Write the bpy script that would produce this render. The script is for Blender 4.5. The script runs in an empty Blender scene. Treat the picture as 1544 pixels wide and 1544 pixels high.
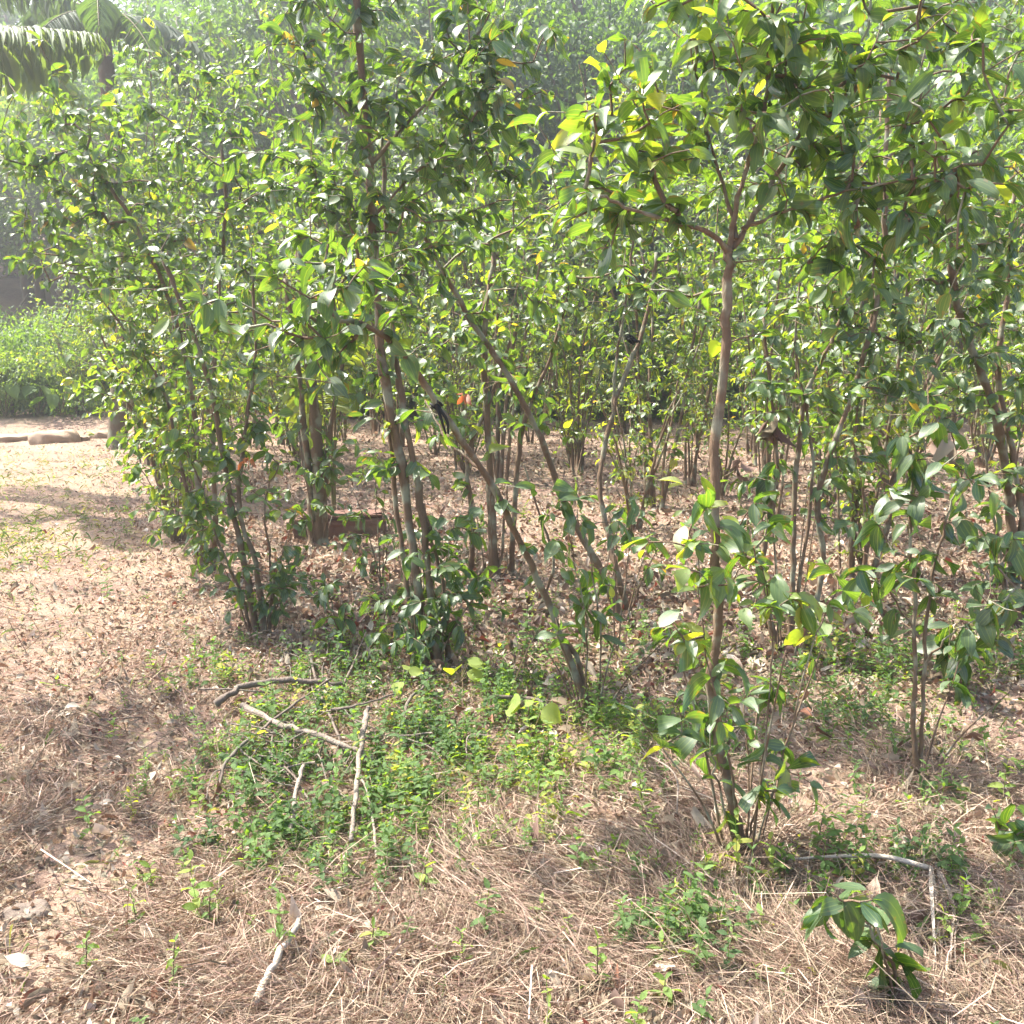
import bpy, math, random
import numpy as np
from mathutils import Vector
R = math.radians
rng = np.random.default_rng(11)
random.seed(11)
C = bpy.context.scene.collection
scene = bpy.context.scene

# ------------------------------------------------------------------ camera geometry
F = 1393.0
PITCH = R(10.0)
CZ = 1.6
FWD = np.array([0, math.cos(PITCH), -math.sin(PITCH)])
UP = np.array([0, math.sin(PITCH), math.cos(PITCH)])
RT = np.array([1.0, 0, 0])
CAM = np.array([0, 0, CZ])

def sstep(a, b, x):
    t = np.clip((x - a) / (b - a), 0, 1)
    return t * t * (3 - 2 * t)

def hgt(x, y):
    x = np.asarray(x, float); y = np.asarray(y, float)
    h = 0.035 * np.sin(x * 1.7 + y * 0.9) * np.cos(y * 1.3 - x * 0.6) + 0.02 * np.sin(x * 3.9 - 1) * np.sin(y * 4.3 + x)
    h = h + 0.05 * np.exp(-((x - 0.25) / 1.3) ** 2 - ((y - 2.15) / 0.55) ** 2)          # mown straw bank
    h = h - 0.05 * np.exp(-((x + 1.2) / 0.7) ** 2 - ((y - 2.6) / 1.6) ** 2)
    far = np.clip(y - 24, 0, None)
    h = h + far * 0.30 * sstep(0, 12, far) + 0.25 * np.sin(x * 0.21 + 1) * sstep(18, 34, y)
    h = h + sstep(17.0, 18.6, y) * 0.25 * sstep(3, 6, -x)
    return h

def P(px, py, D):
    d = FWD + (px - 772) / F * RT + (772 - py) / F * UP
    return CAM + d * (D / d[1])

def G(px, py):
    d = FWD + (px - 772) / F * RT + (772 - py) / F * UP
    lo = 0.5
    p = CAM + d * lo
    for i in range(4000):
        p = CAM + d * lo
        if p[2] <= float(hgt(p[0], p[1])): break
        lo += 0.01
    return np.array([p[0], p[1], float(hgt(p[0], p[1]))])

# ------------------------------------------------------------------ mesh builder
class MB:
    def __init__(s): s.V = []; s.Q = []; s.U = []; s.T = []; s.n = 0
    def add(s, v, q, uv=None, t=None):
        v = np.asarray(v, float).reshape(-1, 3); q = np.asarray(q, int).reshape(-1, 4)
        s.V.append(v); s.Q.append(q + s.n)
        s.U.append(np.zeros((len(v), 2)) if uv is None else np.asarray(uv, float).reshape(-1, 2))
        if t is None: t = np.zeros(len(v))
        t = np.asarray(t, float)
        if t.ndim == 0: t = np.full(len(v), float(t))
        s.T.append(t); s.n += len(v)
    def build(s, name, mat, parent=None, smooth=True):
        v = np.concatenate(s.V); q = np.concatenate(s.Q); u = np.concatenate(s.U); t = np.concatenate(s.T)
        me = bpy.data.meshes.new(name)
        me.vertices.add(len(v)); me.vertices.foreach_set('co', v.astype(np.float32).ravel())
        me.loops.add(len(q) * 4); me.loops.foreach_set('vertex_index', q.astype(np.int32).ravel())
        me.polygons.add(len(q))
        me.polygons.foreach_set('loop_start', (np.arange(len(q)) * 4).astype(np.int32))
        me.polygons.foreach_set('loop_total', np.full(len(q), 4, np.int32))
        me.polygons.foreach_set('use_smooth', np.full(len(q), smooth))
        uvl = me.uv_layers.new(name='UVMap')
        uvl.data.foreach_set('uv', u[q.ravel()].astype(np.float32).ravel())
        a = me.attributes.new('tint', 'FLOAT', 'POINT'); a.data.foreach_set('value', t.astype(np.float32))
        me.materials.append(mat)
        me.update(calc_edges=True)
        o = bpy.data.objects.new(name, me); C.objects.link(o)
        if parent is not None:
            o.parent = parent
        return o

def nrm(a): return a / np.maximum(np.linalg.norm(a, axis=-1, keepdims=True), 1e-9)

def tube(mb, pts, rad, sides=7, rough=0.0, t=0.0, cap=True):
    pts = np.asarray(pts, float); n = len(pts)
    rad = np.broadcast_to(np.asarray(rad, float), (n,)).copy()
    tan = nrm(np.gradient(pts, axis=0))
    ref = np.array([0.0, 0, 1]) if abs(tan[:, 2]).mean() < 0.8 else np.array([0.0, 1, 0])
    a = nrm(np.cross(tan, ref)); b = np.cross(tan, a)
    th = np.linspace(0, 2 * np.pi, sides, endpoint=False)
    rr = rad[:, None] * (1 + rough * rng.normal(size=(n, sides)))
    v = pts[:, None] + rr[..., None] * (np.cos(th)[None, :, None] * a[:, None] + np.sin(th)[None, :, None] * b[:, None])
    i = np.arange(n - 1)[:, None] * sides; j = np.arange(sides)[None]; k = (j + 1) % sides
    q = np.stack([i + j, i + k, i + sides + k, i + sides + j], -1).reshape(-1, 4)
    L = np.concatenate([[0], np.cumsum(np.linalg.norm(np.diff(pts, axis=0), axis=1))])
    uv = np.stack([np.broadcast_to(L[:, None], (n, sides)), np.broadcast_to(th[None] / 6.283, (n, sides))], -1)
    v = v.reshape(-1, 3); uv = uv.reshape(-1, 2)
    if cap and sides >= 4:
        for e, s0 in ((0, 0), (n - 1, (n - 1) * sides)):
            c = len(v); v = np.vstack([v, pts[e]]); uv = np.vstack([uv, [0, 0]])
            for m in range(0, sides - 1, 2):
                q = np.vstack([q, [c, s0 + m, s0 + m + 1, s0 + (m + 2) % sides]])
    mb.add(v, q, uv, t)

def catmull(p, sub=5):
    p = np.asarray(p, float)
    if len(p) < 3: 
        return np.array([p[0] + (p[-1] - p[0]) * f for f in np.linspace(0, 1, sub + 1)])
    pp = np.vstack([2 * p[0] - p[1], p, 2 * p[-1] - p[-2]]); out = []
    for i in range(1, len(pp) - 2):
        for t in np.linspace(0, 1, sub, endpoint=False):
            a, b, c, d = pp[i - 1], pp[i], pp[i + 1], pp[i + 2]
            out.append(0.5 * (2 * b + (c - a) * t + (2 * a - 5 * b + 4 * c - d) * t * t + (3 * b - a - 3 * c + d) * t ** 3))
    out.append(p[-1]); return np.array(out)

def segs(mb, A, B, ra, rb, sides=3, t=None):
    """many separate tapering prisms at once"""
    A = np.asarray(A); B = np.asarray(B); n = len(A)
    if n == 0: return
    d = nrm(B - A); ref = np.where(np.abs(d[:, 2:3]) < 0.9, np.array([[0, 0, 1.0]]), np.array([[1.0, 0, 0]]))
    a = nrm(np.cross(d, ref)); b = np.cross(d, a)
    th = np.linspace(0, 2 * np.pi, sides, endpoint=False)
    off = np.cos(th)[None, :, None] * a[:, None] + np.sin(th)[None, :, None] * b[:, None]
    v = np.concatenate([A[:, None] + off * np.asarray(ra)[:, None, None], B[:, None] + off * np.asarray(rb)[:, None, None]], 1)
    j = np.arange(sides); k = (j + 1) % sides
    q = (np.arange(n) * 2 * sides)[:, None, None] + np.stack([j, k, k + sides, j + sides], -1)[None]
    mb.add(v.reshape(-1, 3), q.reshape(-1, 4), None, None if t is None else np.repeat(t, 2 * sides))

def leaf_template(us, ws, cols=3, fold=0.18, bend=0.25, twist=0.0):
    v = []; uv = []
    cs = np.linspace(-1, 1, cols)
    for u, w in zip(us, ws):
        for c in cs:
            y = c * w * 0.5
            z = fold * abs(y) - bend * u ** 1.8 + twist * c * u * 0.1
            v.append((u * (1 - 0.12 * bend * u), y, z)); uv.append((u, c))
    q = []
    for i in range(len(us) - 1):
        for j in range(cols - 1):
            a = i * cols + j; q.append((a, a + 1, a + cols + 1, a + cols))
    return np.array(v), np.array(q), np.array(uv)
HI = [leaf_template([0, .1, .25, .42, .6, .77, .9, 1], np.array([.03, .48, .86, 1, .93, .65, .27, .015]) * w, 5 if True else 3, f, b, tw)
      for w, f, b, tw in ((.44, .3, .15, 1), (.50, .15, .35, -1), (.46, .35, .55, 2), (.40, .1, .05, -2), (.52, .5, .3, 0))]
LO = [leaf_template([0, .2, .5, .8, 1], np.array([.05, .8, 1, .62, .02]) * w, 3, f, b, tw)
      for w, f, b, tw in ((.45, .3, .2, 1), (.5, .2, .4, -1), (.42, .4, .55, 1))]
TINY = [leaf_template([0, .5, 1], np.array([.1, 1, .1]) * w, 2, 0, b, 2) for w, b in ((.5, .2), (.6, .5))]
CURL = [leaf_template([0, .25, .6, 1], np.array([.05, .85, .9, .05]) * w, 3, f, b, tw)
        for w, f, b, tw in ((.45, 1.1, .2, 3), (.4, -.8, -.4, -3), (.5, .5, .6, 4), (.3, 1.6, -.3, 2))]

def leaves(mb, pos, d, nref, size, tint, bank, wscale=None):
    """vectorised leaves: base pos, axis d, preferred normal nref"""
    pos = np.asarray(pos); n = len(pos)
    if n == 0: return
    d = nrm(np.asarray(d)); side = nrm(np.cross(nref, d)); nn = np.cross(d, side)
    size = np.broadcast_to(np.asarray(size, float), (n,)); tint = np.broadcast_to(np.asarray(tint, float), (n,))
    pick = rng.integers(0, len(bank), n)
    for k, (tv, tq, tu) in enumerate(bank):
        m = np.where(pick == k)[0]
        if len(m) == 0: continue
        ws = 1.0 if wscale is None else wscale
        s = size[m][:, None, None]
        jw = rng.uniform(.85, 1.15, (len(m), 1, 1)) * ws
        bz = rng.uniform(.4, 1.6, (len(m), 1, 1))
        v = pos[m][:, None] + s * (tv[None, :, 0:1] * d[m][:, None] + jw * tv[None, :, 1:2] * side[m][:, None] + bz * tv[None, :, 2:3] * nn[m][:, None])
        q = (np.arange(len(m)) * len(tv))[:, None, None] + tq[None]
        mb.add(v.reshape(-1, 3), q.reshape(-1, 4), np.tile(tu, (len(m), 1)), np.repeat(tint[m], len(tv)))

# ------------------------------------------------------------------ materials
def newmat(name):
    m = bpy.data.materials.new(name); m.use_nodes = True
    nt = m.node_tree; nt.nodes.clear()
    return m, nt, lambda t, **k: mk(nt, t, **k)
def mk(nt, t, **k):
    n = nt.nodes.new(t)
    for a, b in k.items(): setattr(n, a, b)
    return n
def ramp(nt, stops, fac):
    r = nt.nodes.new('ShaderNodeValToRGB'); e = r.color_ramp.elements
    while len(e) < len(stops): e.new(0.5)
    for x, (p, c) in zip(e, stops): x.position = p; x.color = (*c, 1)
    nt.links.new(fac, r.inputs['Fac']); return r.outputs['Color']
def mth(nt, op, a, b=None, c=None):
    n = nt.nodes.new('ShaderNodeMath'); n.operation = op
    for i, x in enumerate((a, b, c)):
        if x is None: continue
        if isinstance(x, (int, float)): n.inputs[i].default_value = x
        else: nt.links.new(x, n.inputs[i])
    return n.outputs[0]
def mixc(nt, f, a, b, mode='MIX'):
    n = nt.nodes.new('ShaderNodeMix'); n.data_type = 'RGBA'; n.blend_type = mode
    for sock, x in ((n.inputs[0], f), (n.inputs[6], a), (n.inputs[7], b)):
        if isinstance(x, (int, float)): sock.default_value = x
        elif isinstance(x, tuple): sock.default_value = (*x, 1)
        else: nt.links.new(x, sock)
    return n.outputs[2]
def noise(nt, scale, detail=3, vec=None, rough=0.5):
    n = nt.nodes.new('ShaderNodeTexNoise'); n.inputs['Scale'].default_value = scale
    n.inputs['Detail'].default_value = detail; n.inputs['Roughness'].default_value = rough
    if vec is not None: nt.links.new(vec, n.inputs['Vector'])
    return n.outputs['Fac']

def leaf_mat(name, stops, tr=(3.1, 2.8, 0.6), trf=0.42, rough=0.24, veins=True, spec=1.0):
    m, nt, N = newmat(name)
    at = N('ShaderNodeAttribute'); at.attribute_name = 'tint'
    col = ramp(nt, stops, at.outputs['Fac'])
    geo = N('ShaderNodeNewGeometry')
    if veins:
        uv = N('ShaderNodeUVMap'); sp = N('ShaderNodeSeparateXYZ'); nt.links.new(uv.outputs[0], sp.inputs[0])
        av = mth(nt, 'ABSOLUTE', sp.outputs[1])
        v1 = mth(nt, 'LESS_THAN', av, 0.06)
        v2 = mth(nt, 'LESS_THAN', mth(nt, 'ABSOLUTE', mth(nt, 'SUBTRACT', av, 0.5)), 0.035)
        vv = mth(nt, 'MAXIMUM', v1, v2)
        col = mixc(nt, mth(nt, 'MULTIPLY', vv, 0.5), col, (0.16, 0.22, 0.06))
        tc = N('ShaderNodeTexCoord')
        bl = noise(nt, 45, 2, tc.outputs['Object'])
        sp2 = mth(nt, 'GREATER_THAN', bl, 0.69)
        col = mixc(nt, mth(nt, 'MULTIPLY', sp2, 0.7), col, (0.13, 0.085, 0.03))
        edge = mth(nt, 'MULTIPLY', mth(nt, 'GREATER_THAN', av, .72), mth(nt, 'GREATER_THAN', noise(nt, 22, 2, tc.outputs['Object']), .60))
        col = mixc(nt, mth(nt, 'MULTIPLY', edge, .75), col, (.16, .10, .04))
        n9 = noise(nt, 9, 2, tc.outputs['Object'])
        col = mixc(nt, mth(nt, 'MULTIPLY', n9, .35), col, (.10, .14, .05))
    # underside paler and duller
    colb = mixc(nt, mth(nt, 'MULTIPLY', geo.outputs['Backfacing'], 0.35), col, (0.10, 0.14, 0.07))
    p = N('ShaderNodeBsdfPrincipled'); nt.links.new(colb, p.inputs['Base Color'])
    rr = mth(nt, 'ADD', mth(nt, 'MULTIPLY', geo.outputs['Backfacing'], 0.3), rough)
    nt.links.new(rr, p.inputs['Roughness']); p.inputs['Specular IOR Level'].default_value = spec
    t = N('ShaderNodeBsdfTranslucent')
    tcol = mixc(nt, 1.0, col, tr, 'MULTIPLY'); nt.links.new(tcol, t.inputs['Color'])
    mx = N('ShaderNodeMixShader'); mx.inputs[0].default_value = trf
    nt.links.new(p.outputs[0], mx.inputs[1]); nt.links.new(t.outputs[0], mx.inputs[2])
    o = N('ShaderNodeOutputMaterial'); nt.links.new(mx.outputs[0], o.inputs['Surface'])
    return m

GREEN = [(0.0, (.018, .048, .016)), (.35, (.030, .078, .024)), (.62, (.058, .122, .028)), (.82, (.16, .22, .032)), (.92, (.30, .30, .05)), (.97, (.32, .12, .04)), (1, (.20, .05, .03))]
M_leaf = leaf_mat('glossy_leaf', GREEN)
M_leaf_far = leaf_mat('background_leaf', [(0, (.035, .075, .025)), (.5, (.075, .14, .035)), (.85, (.14, .21, .045)), (1, (.2, .22, .06))], veins=False, rough=.4)
M_weed = leaf_mat('weed_leaf', [(0, (.04, .085, .028)), (.5, (.085, .155, .04)), (.85, (.16, .25, .05)), (1, (.32, .32, .07))], veins=False, rough=.5, spec=.4)
M_grass = leaf_mat('grass_blade', [(0, (.07, .13, .035)), (.6, (.16, .2, .06)), (1, (.33, .29, .12))], tr=(1.4, 1.4, .6), veins=False, rough=.6, spec=.3)
M_palm = leaf_mat('palm_leaflet', [(0, (.05, .09, .03)), (.6, (.12, .17, .03)), (1, (.22, .26, .04))], tr=(1.8, 1.8, .6), veins=False, rough=.35)
M_dead = leaf_mat('dead_leaf', [(0, (.11, .06, .045)), (.3, (.24, .155, .12)), (.6, (.40, .295, .235)), (.9, (.62, .53, .45)), (1, (.27, .08, .06))], tr=(1, .8, .6), trf=.15, veins=False, rough=.65, spec=.3)
M_straw = leaf_mat('dry_straw', [(0, (.13, .075, .055)), (.4, (.28, .18, .135)), (.75, (.46, .335, .255)), (1, (.64, .54, .44))], tr=(1, .8, .6), trf=.12, veins=False, rough=.7, spec=.25)
M_red = leaf_mat('young_red_leaf', [(0, (.35, .10, .05)), (1, (.5, .22, .08))], tr=(1.5, 1, .6), veins=False)

def bark_mat(name, c1, c2, c3, scale=30, bump=.6):
    m, nt, N = newmat(name)
    tc = N('ShaderNodeTexCoord')
    mp = N('ShaderNodeMapping'); mp.inputs['Scale'].default_value = (1, 1, .3); nt.links.new(tc.outputs['Object'], mp.inputs[0])
    n1 = noise(nt, scale, 5, mp.outputs[0], .65); n2 = noise(nt, scale * .25, 3, tc.outputs['Object'])
    n3 = noise(nt, scale * 3, 3, mp.outputs[0])
    col = mixc(nt, n1, c1, c2)
    col = mixc(nt, ramp(nt, [(.5, (0, 0, 0)), (.62, (1, 1, 1))], n2), col, c3)
    p = N('ShaderNodeBsdfPrincipled'); nt.links.new(col, p.inputs['Base Color']); p.inputs['Roughness'].default_value = .8
    p.inputs['Specular IOR Level'].default_value = .25
    b = N('ShaderNodeBump'); b.inputs['Strength'].default_value = bump; b.inputs['Distance'].default_value = .01
    nt.links.new(mth(nt, 'ADD', n1, mth(nt, 'MULTIPLY', n3, .5)), b.inputs['Height']); nt.links.new(b.outputs[0], p.inputs['Normal'])
    o = N('ShaderNodeOutputMaterial'); nt.links.new(p.outputs[0], o.inputs['Surface']); return m
M_bark = bark_mat('brown_bark', (.075, .048, .03), (.21, .14, .09), (.22, .215, .155), 34, 1.0)
M_bark_dark = bark_mat('dark_bark', (.06, .045, .03), (.16, .12, .08), (.12, .12, .08))
M_twig = bark_mat('twig', (.09, .07, .035), (.17, .13, .07), (.12, .14, .05), 60, .3)
M_pale = bark_mat('pale_dead_wood', (.12, .095, .075), (.34, .28, .23), (.17, .135, .11), 40, 1.2)
M_bleach = bark_mat('bleached_palm', (.20, .17, .14), (.50, .44, .37), (.32, .27, .21), 40, .6)
M_greywood = bark_mat('grey_brown_wood', (.07, .052, .04), (.20, .155, .125), (.13, .115, .09), 28, 1.0)
M_rock = bark_mat('sandstone', (.16, .11, .075), (.36, .26, .18), (.27, .19, .13), 8, 1)
M_brick = bark_mat('weathered_red_clay', (.10, .055, .045), (.22, .12, .09), (.17, .115, .08), 24, 1.0)
M_black = bark_mat('black_strip', (.01, .01, .01), (.03, .03, .03), (.02, .02, .02), 20, .3)

def soil_mat():
    m, nt, N = newmat('soil')
    tc = N('ShaderNodeTexCoord'); ob = tc.outputs['Object']
    n1 = noise(nt, 1.1, 4, ob); n2 = noise(nt, 14, 6, ob, .7); n3 = noise(nt, 90, 4, ob, .7); n4 = noise(nt, 260, 2, ob)
    c = mixc(nt, ramp(nt, [(.35, (0, 0, 0)), (.65, (1, 1, 1))], n2), (.19, .12, .095), (.32, .225, .175))
    c = mixc(nt, ramp(nt, [(.42, (0, 0, 0)), (.6, (1, 1, 1))], n1), c, (.33, .23, .17))
    c = mixc(nt, mth(nt, 'MULTIPLY', ramp(nt, [(.5, (0, 0, 0)), (.7, (1, 1, 1))], n3), .6), c, (.17, .10, .075))
    vo = N('ShaderNodeTexVoronoi'); vo.inputs['Scale'].default_value = 38; nt.links.new(ob, vo.inputs['Vector'])
    c = mixc(nt, mth(nt, 'MULTIPLY', mth(nt, 'GREATER_THAN', vo.outputs['Color'], .6), .3), c, vo.outputs['Color'], 'MULTIPLY')
    p = N('ShaderNodeBsdfPrincipled'); nt.links.new(c, p.inputs['Base Color']); p.inputs['Roughness'].default_value = .95
    p.inputs['Specular IOR Level'].default_value = .15
    b = N('ShaderNodeBump'); b.inputs['Strength'].default_value = .9; b.inputs['Distance'].default_value = .015
    nt.links.new(mth(nt, 'ADD', mth(nt, 'ADD', n2, n3), mth(nt, 'MULTIPLY', n4, .4)), b.inputs['Height']); nt.links.new(b.outputs[0], p.inputs['Normal'])
    o = N('ShaderNodeOutputMaterial'); nt.links.new(p.outputs[0], o.inputs['Surface']); return m
M_soil = soil_mat()

# ------------------------------------------------------------------ tagging
def tag(o, label, cat, group=None, kind=None):
    if label: o['label'] = label
    if cat: o['category'] = cat
    if group: o['group'] = group
    if kind: o['kind'] = kind
    return o
def root(name, loc, label, cat, group=None):
    o = bpy.data.objects.new(name, None); o.empty_display_size = .1; C.objects.link(o); o.location = Vector([float(a) for a in loc])
    return tag(o, label, cat, group)
def copy_thing(o, loc, rz, sc, label=None):
    c = o.copy(); C.objects.link(c); c.location = loc; c.rotation_euler = (0, 0, rz); c.scale = (sc, sc, sc)
    if label: c['label'] = label
    for ch in o.children:
        k = ch.copy(); C.objects.link(k); k.parent = c
    return c

# ------------------------------------------------------------------ ground
def build_ground():
    ys = np.concatenate([np.arange(-6, 1.4, .25), np.arange(1.4, 7, .035), np.arange(7, 30, .16), np.arange(30, 160, 3)])
    xs = np.concatenate([np.arange(-130, -14, 4), np.arange(-14, -4, .25), np.arange(-4, 4, .04), np.arange(4, 14, .25), np.arange(14, 131, 4)])
    X, Y = np.meshgrid(xs, ys)
    Z = hgt(X, Y)
    near = (np.abs(X) < 6) & (Y < 12)
    rn = rng.normal(size=X.shape) * .006
    Z = Z + np.where(near, rn, 0)
    v = np.stack([X, Y, Z], -1).reshape(-1, 3); nx = len(xs); ny = len(ys)
    i = np.arange(ny - 1)[:, None] * nx + np.arange(nx - 1)[None]
    q = np.stack([i, i + 1, i + nx + 1, i + nx], -1).reshape(-1, 4)
    mb = MB(); mb.add(v, q); o = mb.build('ground', M_soil)
    tag(o, None, None, kind='structure')
build_ground()

# ------------------------------------------------------------------ litter on the ground
def wedge(n, p=1.6, y0=1.5, y1=24, mx=.62, ex=.9):
    u = rng.random(n); e = 1 - p
    Y = (y0 ** e + u * (y1 ** e - y0 ** e)) ** (1 / e)
    X = rng.uniform(-1, 1, n) * (mx * Y + ex)
    return X, Y
bare = [G(150, 1300), G(100, 1385), G(40, 1440), G(235, 1110), G(100, 915)]
bare_r = [.28, .19, .28, .13, .22]
bare += [G(1470, 1090), G(1250, 1190), G(560, 1540), G(20, 1530)]; bare_r += [.35, .25, .12, .2]
def bareness(x, y):
    b = np.zeros_like(x)
    for c, r in zip(bare, bare_r): b = np.maximum(b, np.exp(-(((x - c[0]) / r) ** 2 + ((y - c[1]) / (r * 1.1)) ** 2)))
    b = b * (.75 + .6 * np.sin(x * 9 + 2 * np.sin(y * 7)) * np.sin(y * 11 + x * 3))
    return np.clip(b * 1.6, 0, 1)
def pathedge(y): return -1.25 - (y - 5.1) * .50       # x of the path's right border

def build_straw():
    X, Y = wedge(370000, 1.9, 1.5, 18)
    on = np.exp(-((Y - 2.6) / 1.5) ** 2) + .5
    on = on * (1 - .97 * bareness(X, Y))
    gs = greenness(X, Y); on = on * (1 - .5 * np.clip(gs, 0, 1))
    # clumpy: denser where a low-frequency field is high
    cl = .5 + .5 * np.sin(X * 5.1 + np.sin(Y * 6.3) * 1.5) * np.sin(Y * 5.7 + np.cos(X * 4.4))
    on *= .3 + .9 * cl
    k = rng.random(len(X)) < on; X = X[k]; Y = Y[k]; cl = cl[k]; n = len(X)
    L = rng.gamma(3, .022, n) + .02; L = np.minimum(L, .3) * np.where(rng.random(n) < .012, 3, 1)
    th = np.where(rng.random(n) < .5, rng.uniform(0, 6.283, n), 3 * np.sin(X * 2.3 + 1.3 * np.sin(Y * 3.1)) + rng.normal(0, .35, n)); tilt = np.abs(rng.normal(0, .30, n)) * rng.choice([1, 2.2], n, p=[.85, .15])
    foot = np.exp(-((Y - 2.2) / .9) ** 2)
    z = hgt(X, Y) + rng.random(n) * (.012 + .05 * foot * cl)
    d = np.stack([np.cos(th) * np.cos(tilt), np.sin(th) * np.cos(tilt), np.sin(tilt)], -1)
    b = nrm(np.cross(d, rng.normal(size=(n, 3))))
    sd = nrm(np.cross(d, b) + np.array([0, 0, .01]))
    A = np.stack([X, Y, z], -1); cv = rng.normal(0, .18, n) * L
    w = rng.gamma(2.4, .00030, n).clip(.00035, .0021) * (1 + .10 * (Y - 2).clip(0))
    pts = [A, A + d * L[:, None] * .5 + b * cv[:, None], A + d * L[:, None] + b * cv[:, None] * .2 - np.array([0, 0, 1]) * (L * .2)[:, None] * (tilt > .4)[:, None]]
    V = np.stack([p + s * sd * (w * f)[:, None] for p, f in zip(pts, (1, 1, .6)) for s in (-1, 1)], 1)
    V[:, :, 2] = np.maximum(V[:, :, 2], hgt(V[:, :, 0], V[:, :, 1]) + .002)
    q = (np.arange(n) * 6)[:, None, None] + np.array([[0, 1, 3, 2], [2, 3, 5, 4]])[None]
    mb = MB(); mb.add(V.reshape(-1, 3), q.reshape(-1, 4), None, np.repeat(np.clip(rng.beta(2, 2.2, n), 0, 1), 6))
    tag(mb.build('dry_straw', M_straw, smooth=False), 'brown dry cut grass and stalks covering the foreground ground', 'dry grass', kind='stuff')

green_spots = []   # (centre, rx, ry, weight)
def gsp(px, py, rx, ry, w): c = G(px, py); green_spots.append((c[0], c[1], rx, ry, w))
gsp(480, 1190, .42, .40, 1.0); gsp(400, 1130, .30, .35, .8); gsp(420, 1010, .45, .35, .8); gsp(600, 1080, .55, .45, 1.1); gsp(700, 1000, .55, .5, 1.2)
gsp(770, 1010, .45, .45, 1.1); gsp(850, 1120, .45, .35, .8); gsp(620, 1190, .5, .35, .8); gsp(940, 1080, .35, .35, .7); gsp(750, 900, .8, .7, .6)
gsp(1250, 1060, .5, .5, 1.0); gsp(1330, 1000, .8, .6, .7); gsp(1500, 1000, .5, .5, .7); gsp(1300, 1330, .22, .12, .8); gsp(1380, 1350, .2, .15, .7); gsp(1030, 1420, .13, .13, .7)
gsp(1060, 1350, .12, .1, .35); gsp(1420, 1210, .2, .12, .4); gsp(1000, 960, .7, .5, .5); gsp(20, 830, .7, 1.6, .9); gsp(20, 740, 1.2, 3, .6); gsp(120, 700, 1.6, 1.5, .35)
gsp(180, 690, 1, 1, .3); gsp(1000, 1120, .4, .3, .5); gsp(700, 1300, .4, .15, .22); gsp(480, 1290, .2, .1, .5); gsp(330, 640 + 30, 2, 2, .4); gsp(900, 760, 2.5, 1.5, .35); gsp(1300, 720, 2.5, 2, .5)
def greenness(x, y):
    g = .03 * np.clip(np.sin(x * 4.1 + 2 * np.sin(y * 3.3)) * np.sin(y * 4.7 + x), 0, 1) + .012
    for cx, cy, rx, ry, w in green_spots: g = g + w * np.exp(-((x - cx) / rx) ** 2 - ((y - cy) / ry) ** 2)
    return g

def build_dead():
    X, Y = wedge(210000, 1.7, 1.5, 22)
    under = sstep(-.8, .6, X - pathedge(Y)) * sstep(3.2, 4.5, Y)
    border = np.exp(-((X - pathedge(Y) + .25) / .7) ** 2) * sstep(3, 5, Y)
    on = (.45 + .55 * under + .8 * border) * (1 - .6 * bareness(X, Y)) * (1 - .4 * np.clip(greenness(X, Y), 0, 1))
    k = rng.random(len(X)) < on; X = X[k]; Y = Y[k]; n = len(X)
    th = rng.uniform(0, 6.283, n); tl = rng.normal(.1, .3, n)
    d = np.stack([np.cos(th) * np.cos(tl), np.sin(th) * np.cos(tl), np.sin(tl)], -1)
    nr = np.array([0, 0, 1.0]) + rng.normal(0, .45, (n, 3))
    big = sstep(3, 5, Y)
    s = rng.uniform(.008, .032, n) + big * under[k] * rng.uniform(0, .05, n) * (rng.random(n) < .6) + rng.uniform(.02, .05, n) * (rng.random(n) < .02)
    pos = np.stack([X, Y, hgt(X, Y) + .008 + rng.random(n) * .015 + np.abs(np.sin(tl)) * s * .4], -1)
    t = np.clip(rng.beta(1.5, 1.8, n), 0, .93); t = np.where(rng.random(n) < .03, 1.0, t)
    mb = MB(); leaves(mb, pos, d, nr, s, t, CURL)
    tag(mb.build('leaf_litter', M_dead), 'curled brown and pale fallen leaves strewn over the soil', 'leaf litter', kind='stuff')

def weed_template(seed, h, pairs, ls, lean):
    r = np.random.default_rng(seed); pos = []; d = []; s = []
    top = np.array([lean * r.normal(), lean * r.normal(), h])
    for i in range(pairs):
        f = (i + 1) / pairs; p = top * f; a = i * 1.57 + r.uniform(-.4, .4)
        for sg in (0, math.pi):
            e = r.uniform(.1, .7) + (.4 if i == pairs - 1 else 0)
            pos.append(p); d.append((math.cos(a + sg) * math.cos(e), math.sin(a + sg) * math.cos(e), math.sin(e))); s.append(ls * r.uniform(.7, 1.2) * (1 - .3 * f))
    return np.array(pos), np.array(d), np.array(s), top
WT = [weed_template(i, h, p, l, .25 * h) for i, (h, p, l) in enumerate(((.05, 3, .032), (.08, 4, .035), (.11, 5, .04), (.04, 2, .03), (.14, 6, .045), (.06, 3, .05), (.09, 4, .025), (.20, 7, .05), (.05, 2, .07), (.16, 5, .03)))]
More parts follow.
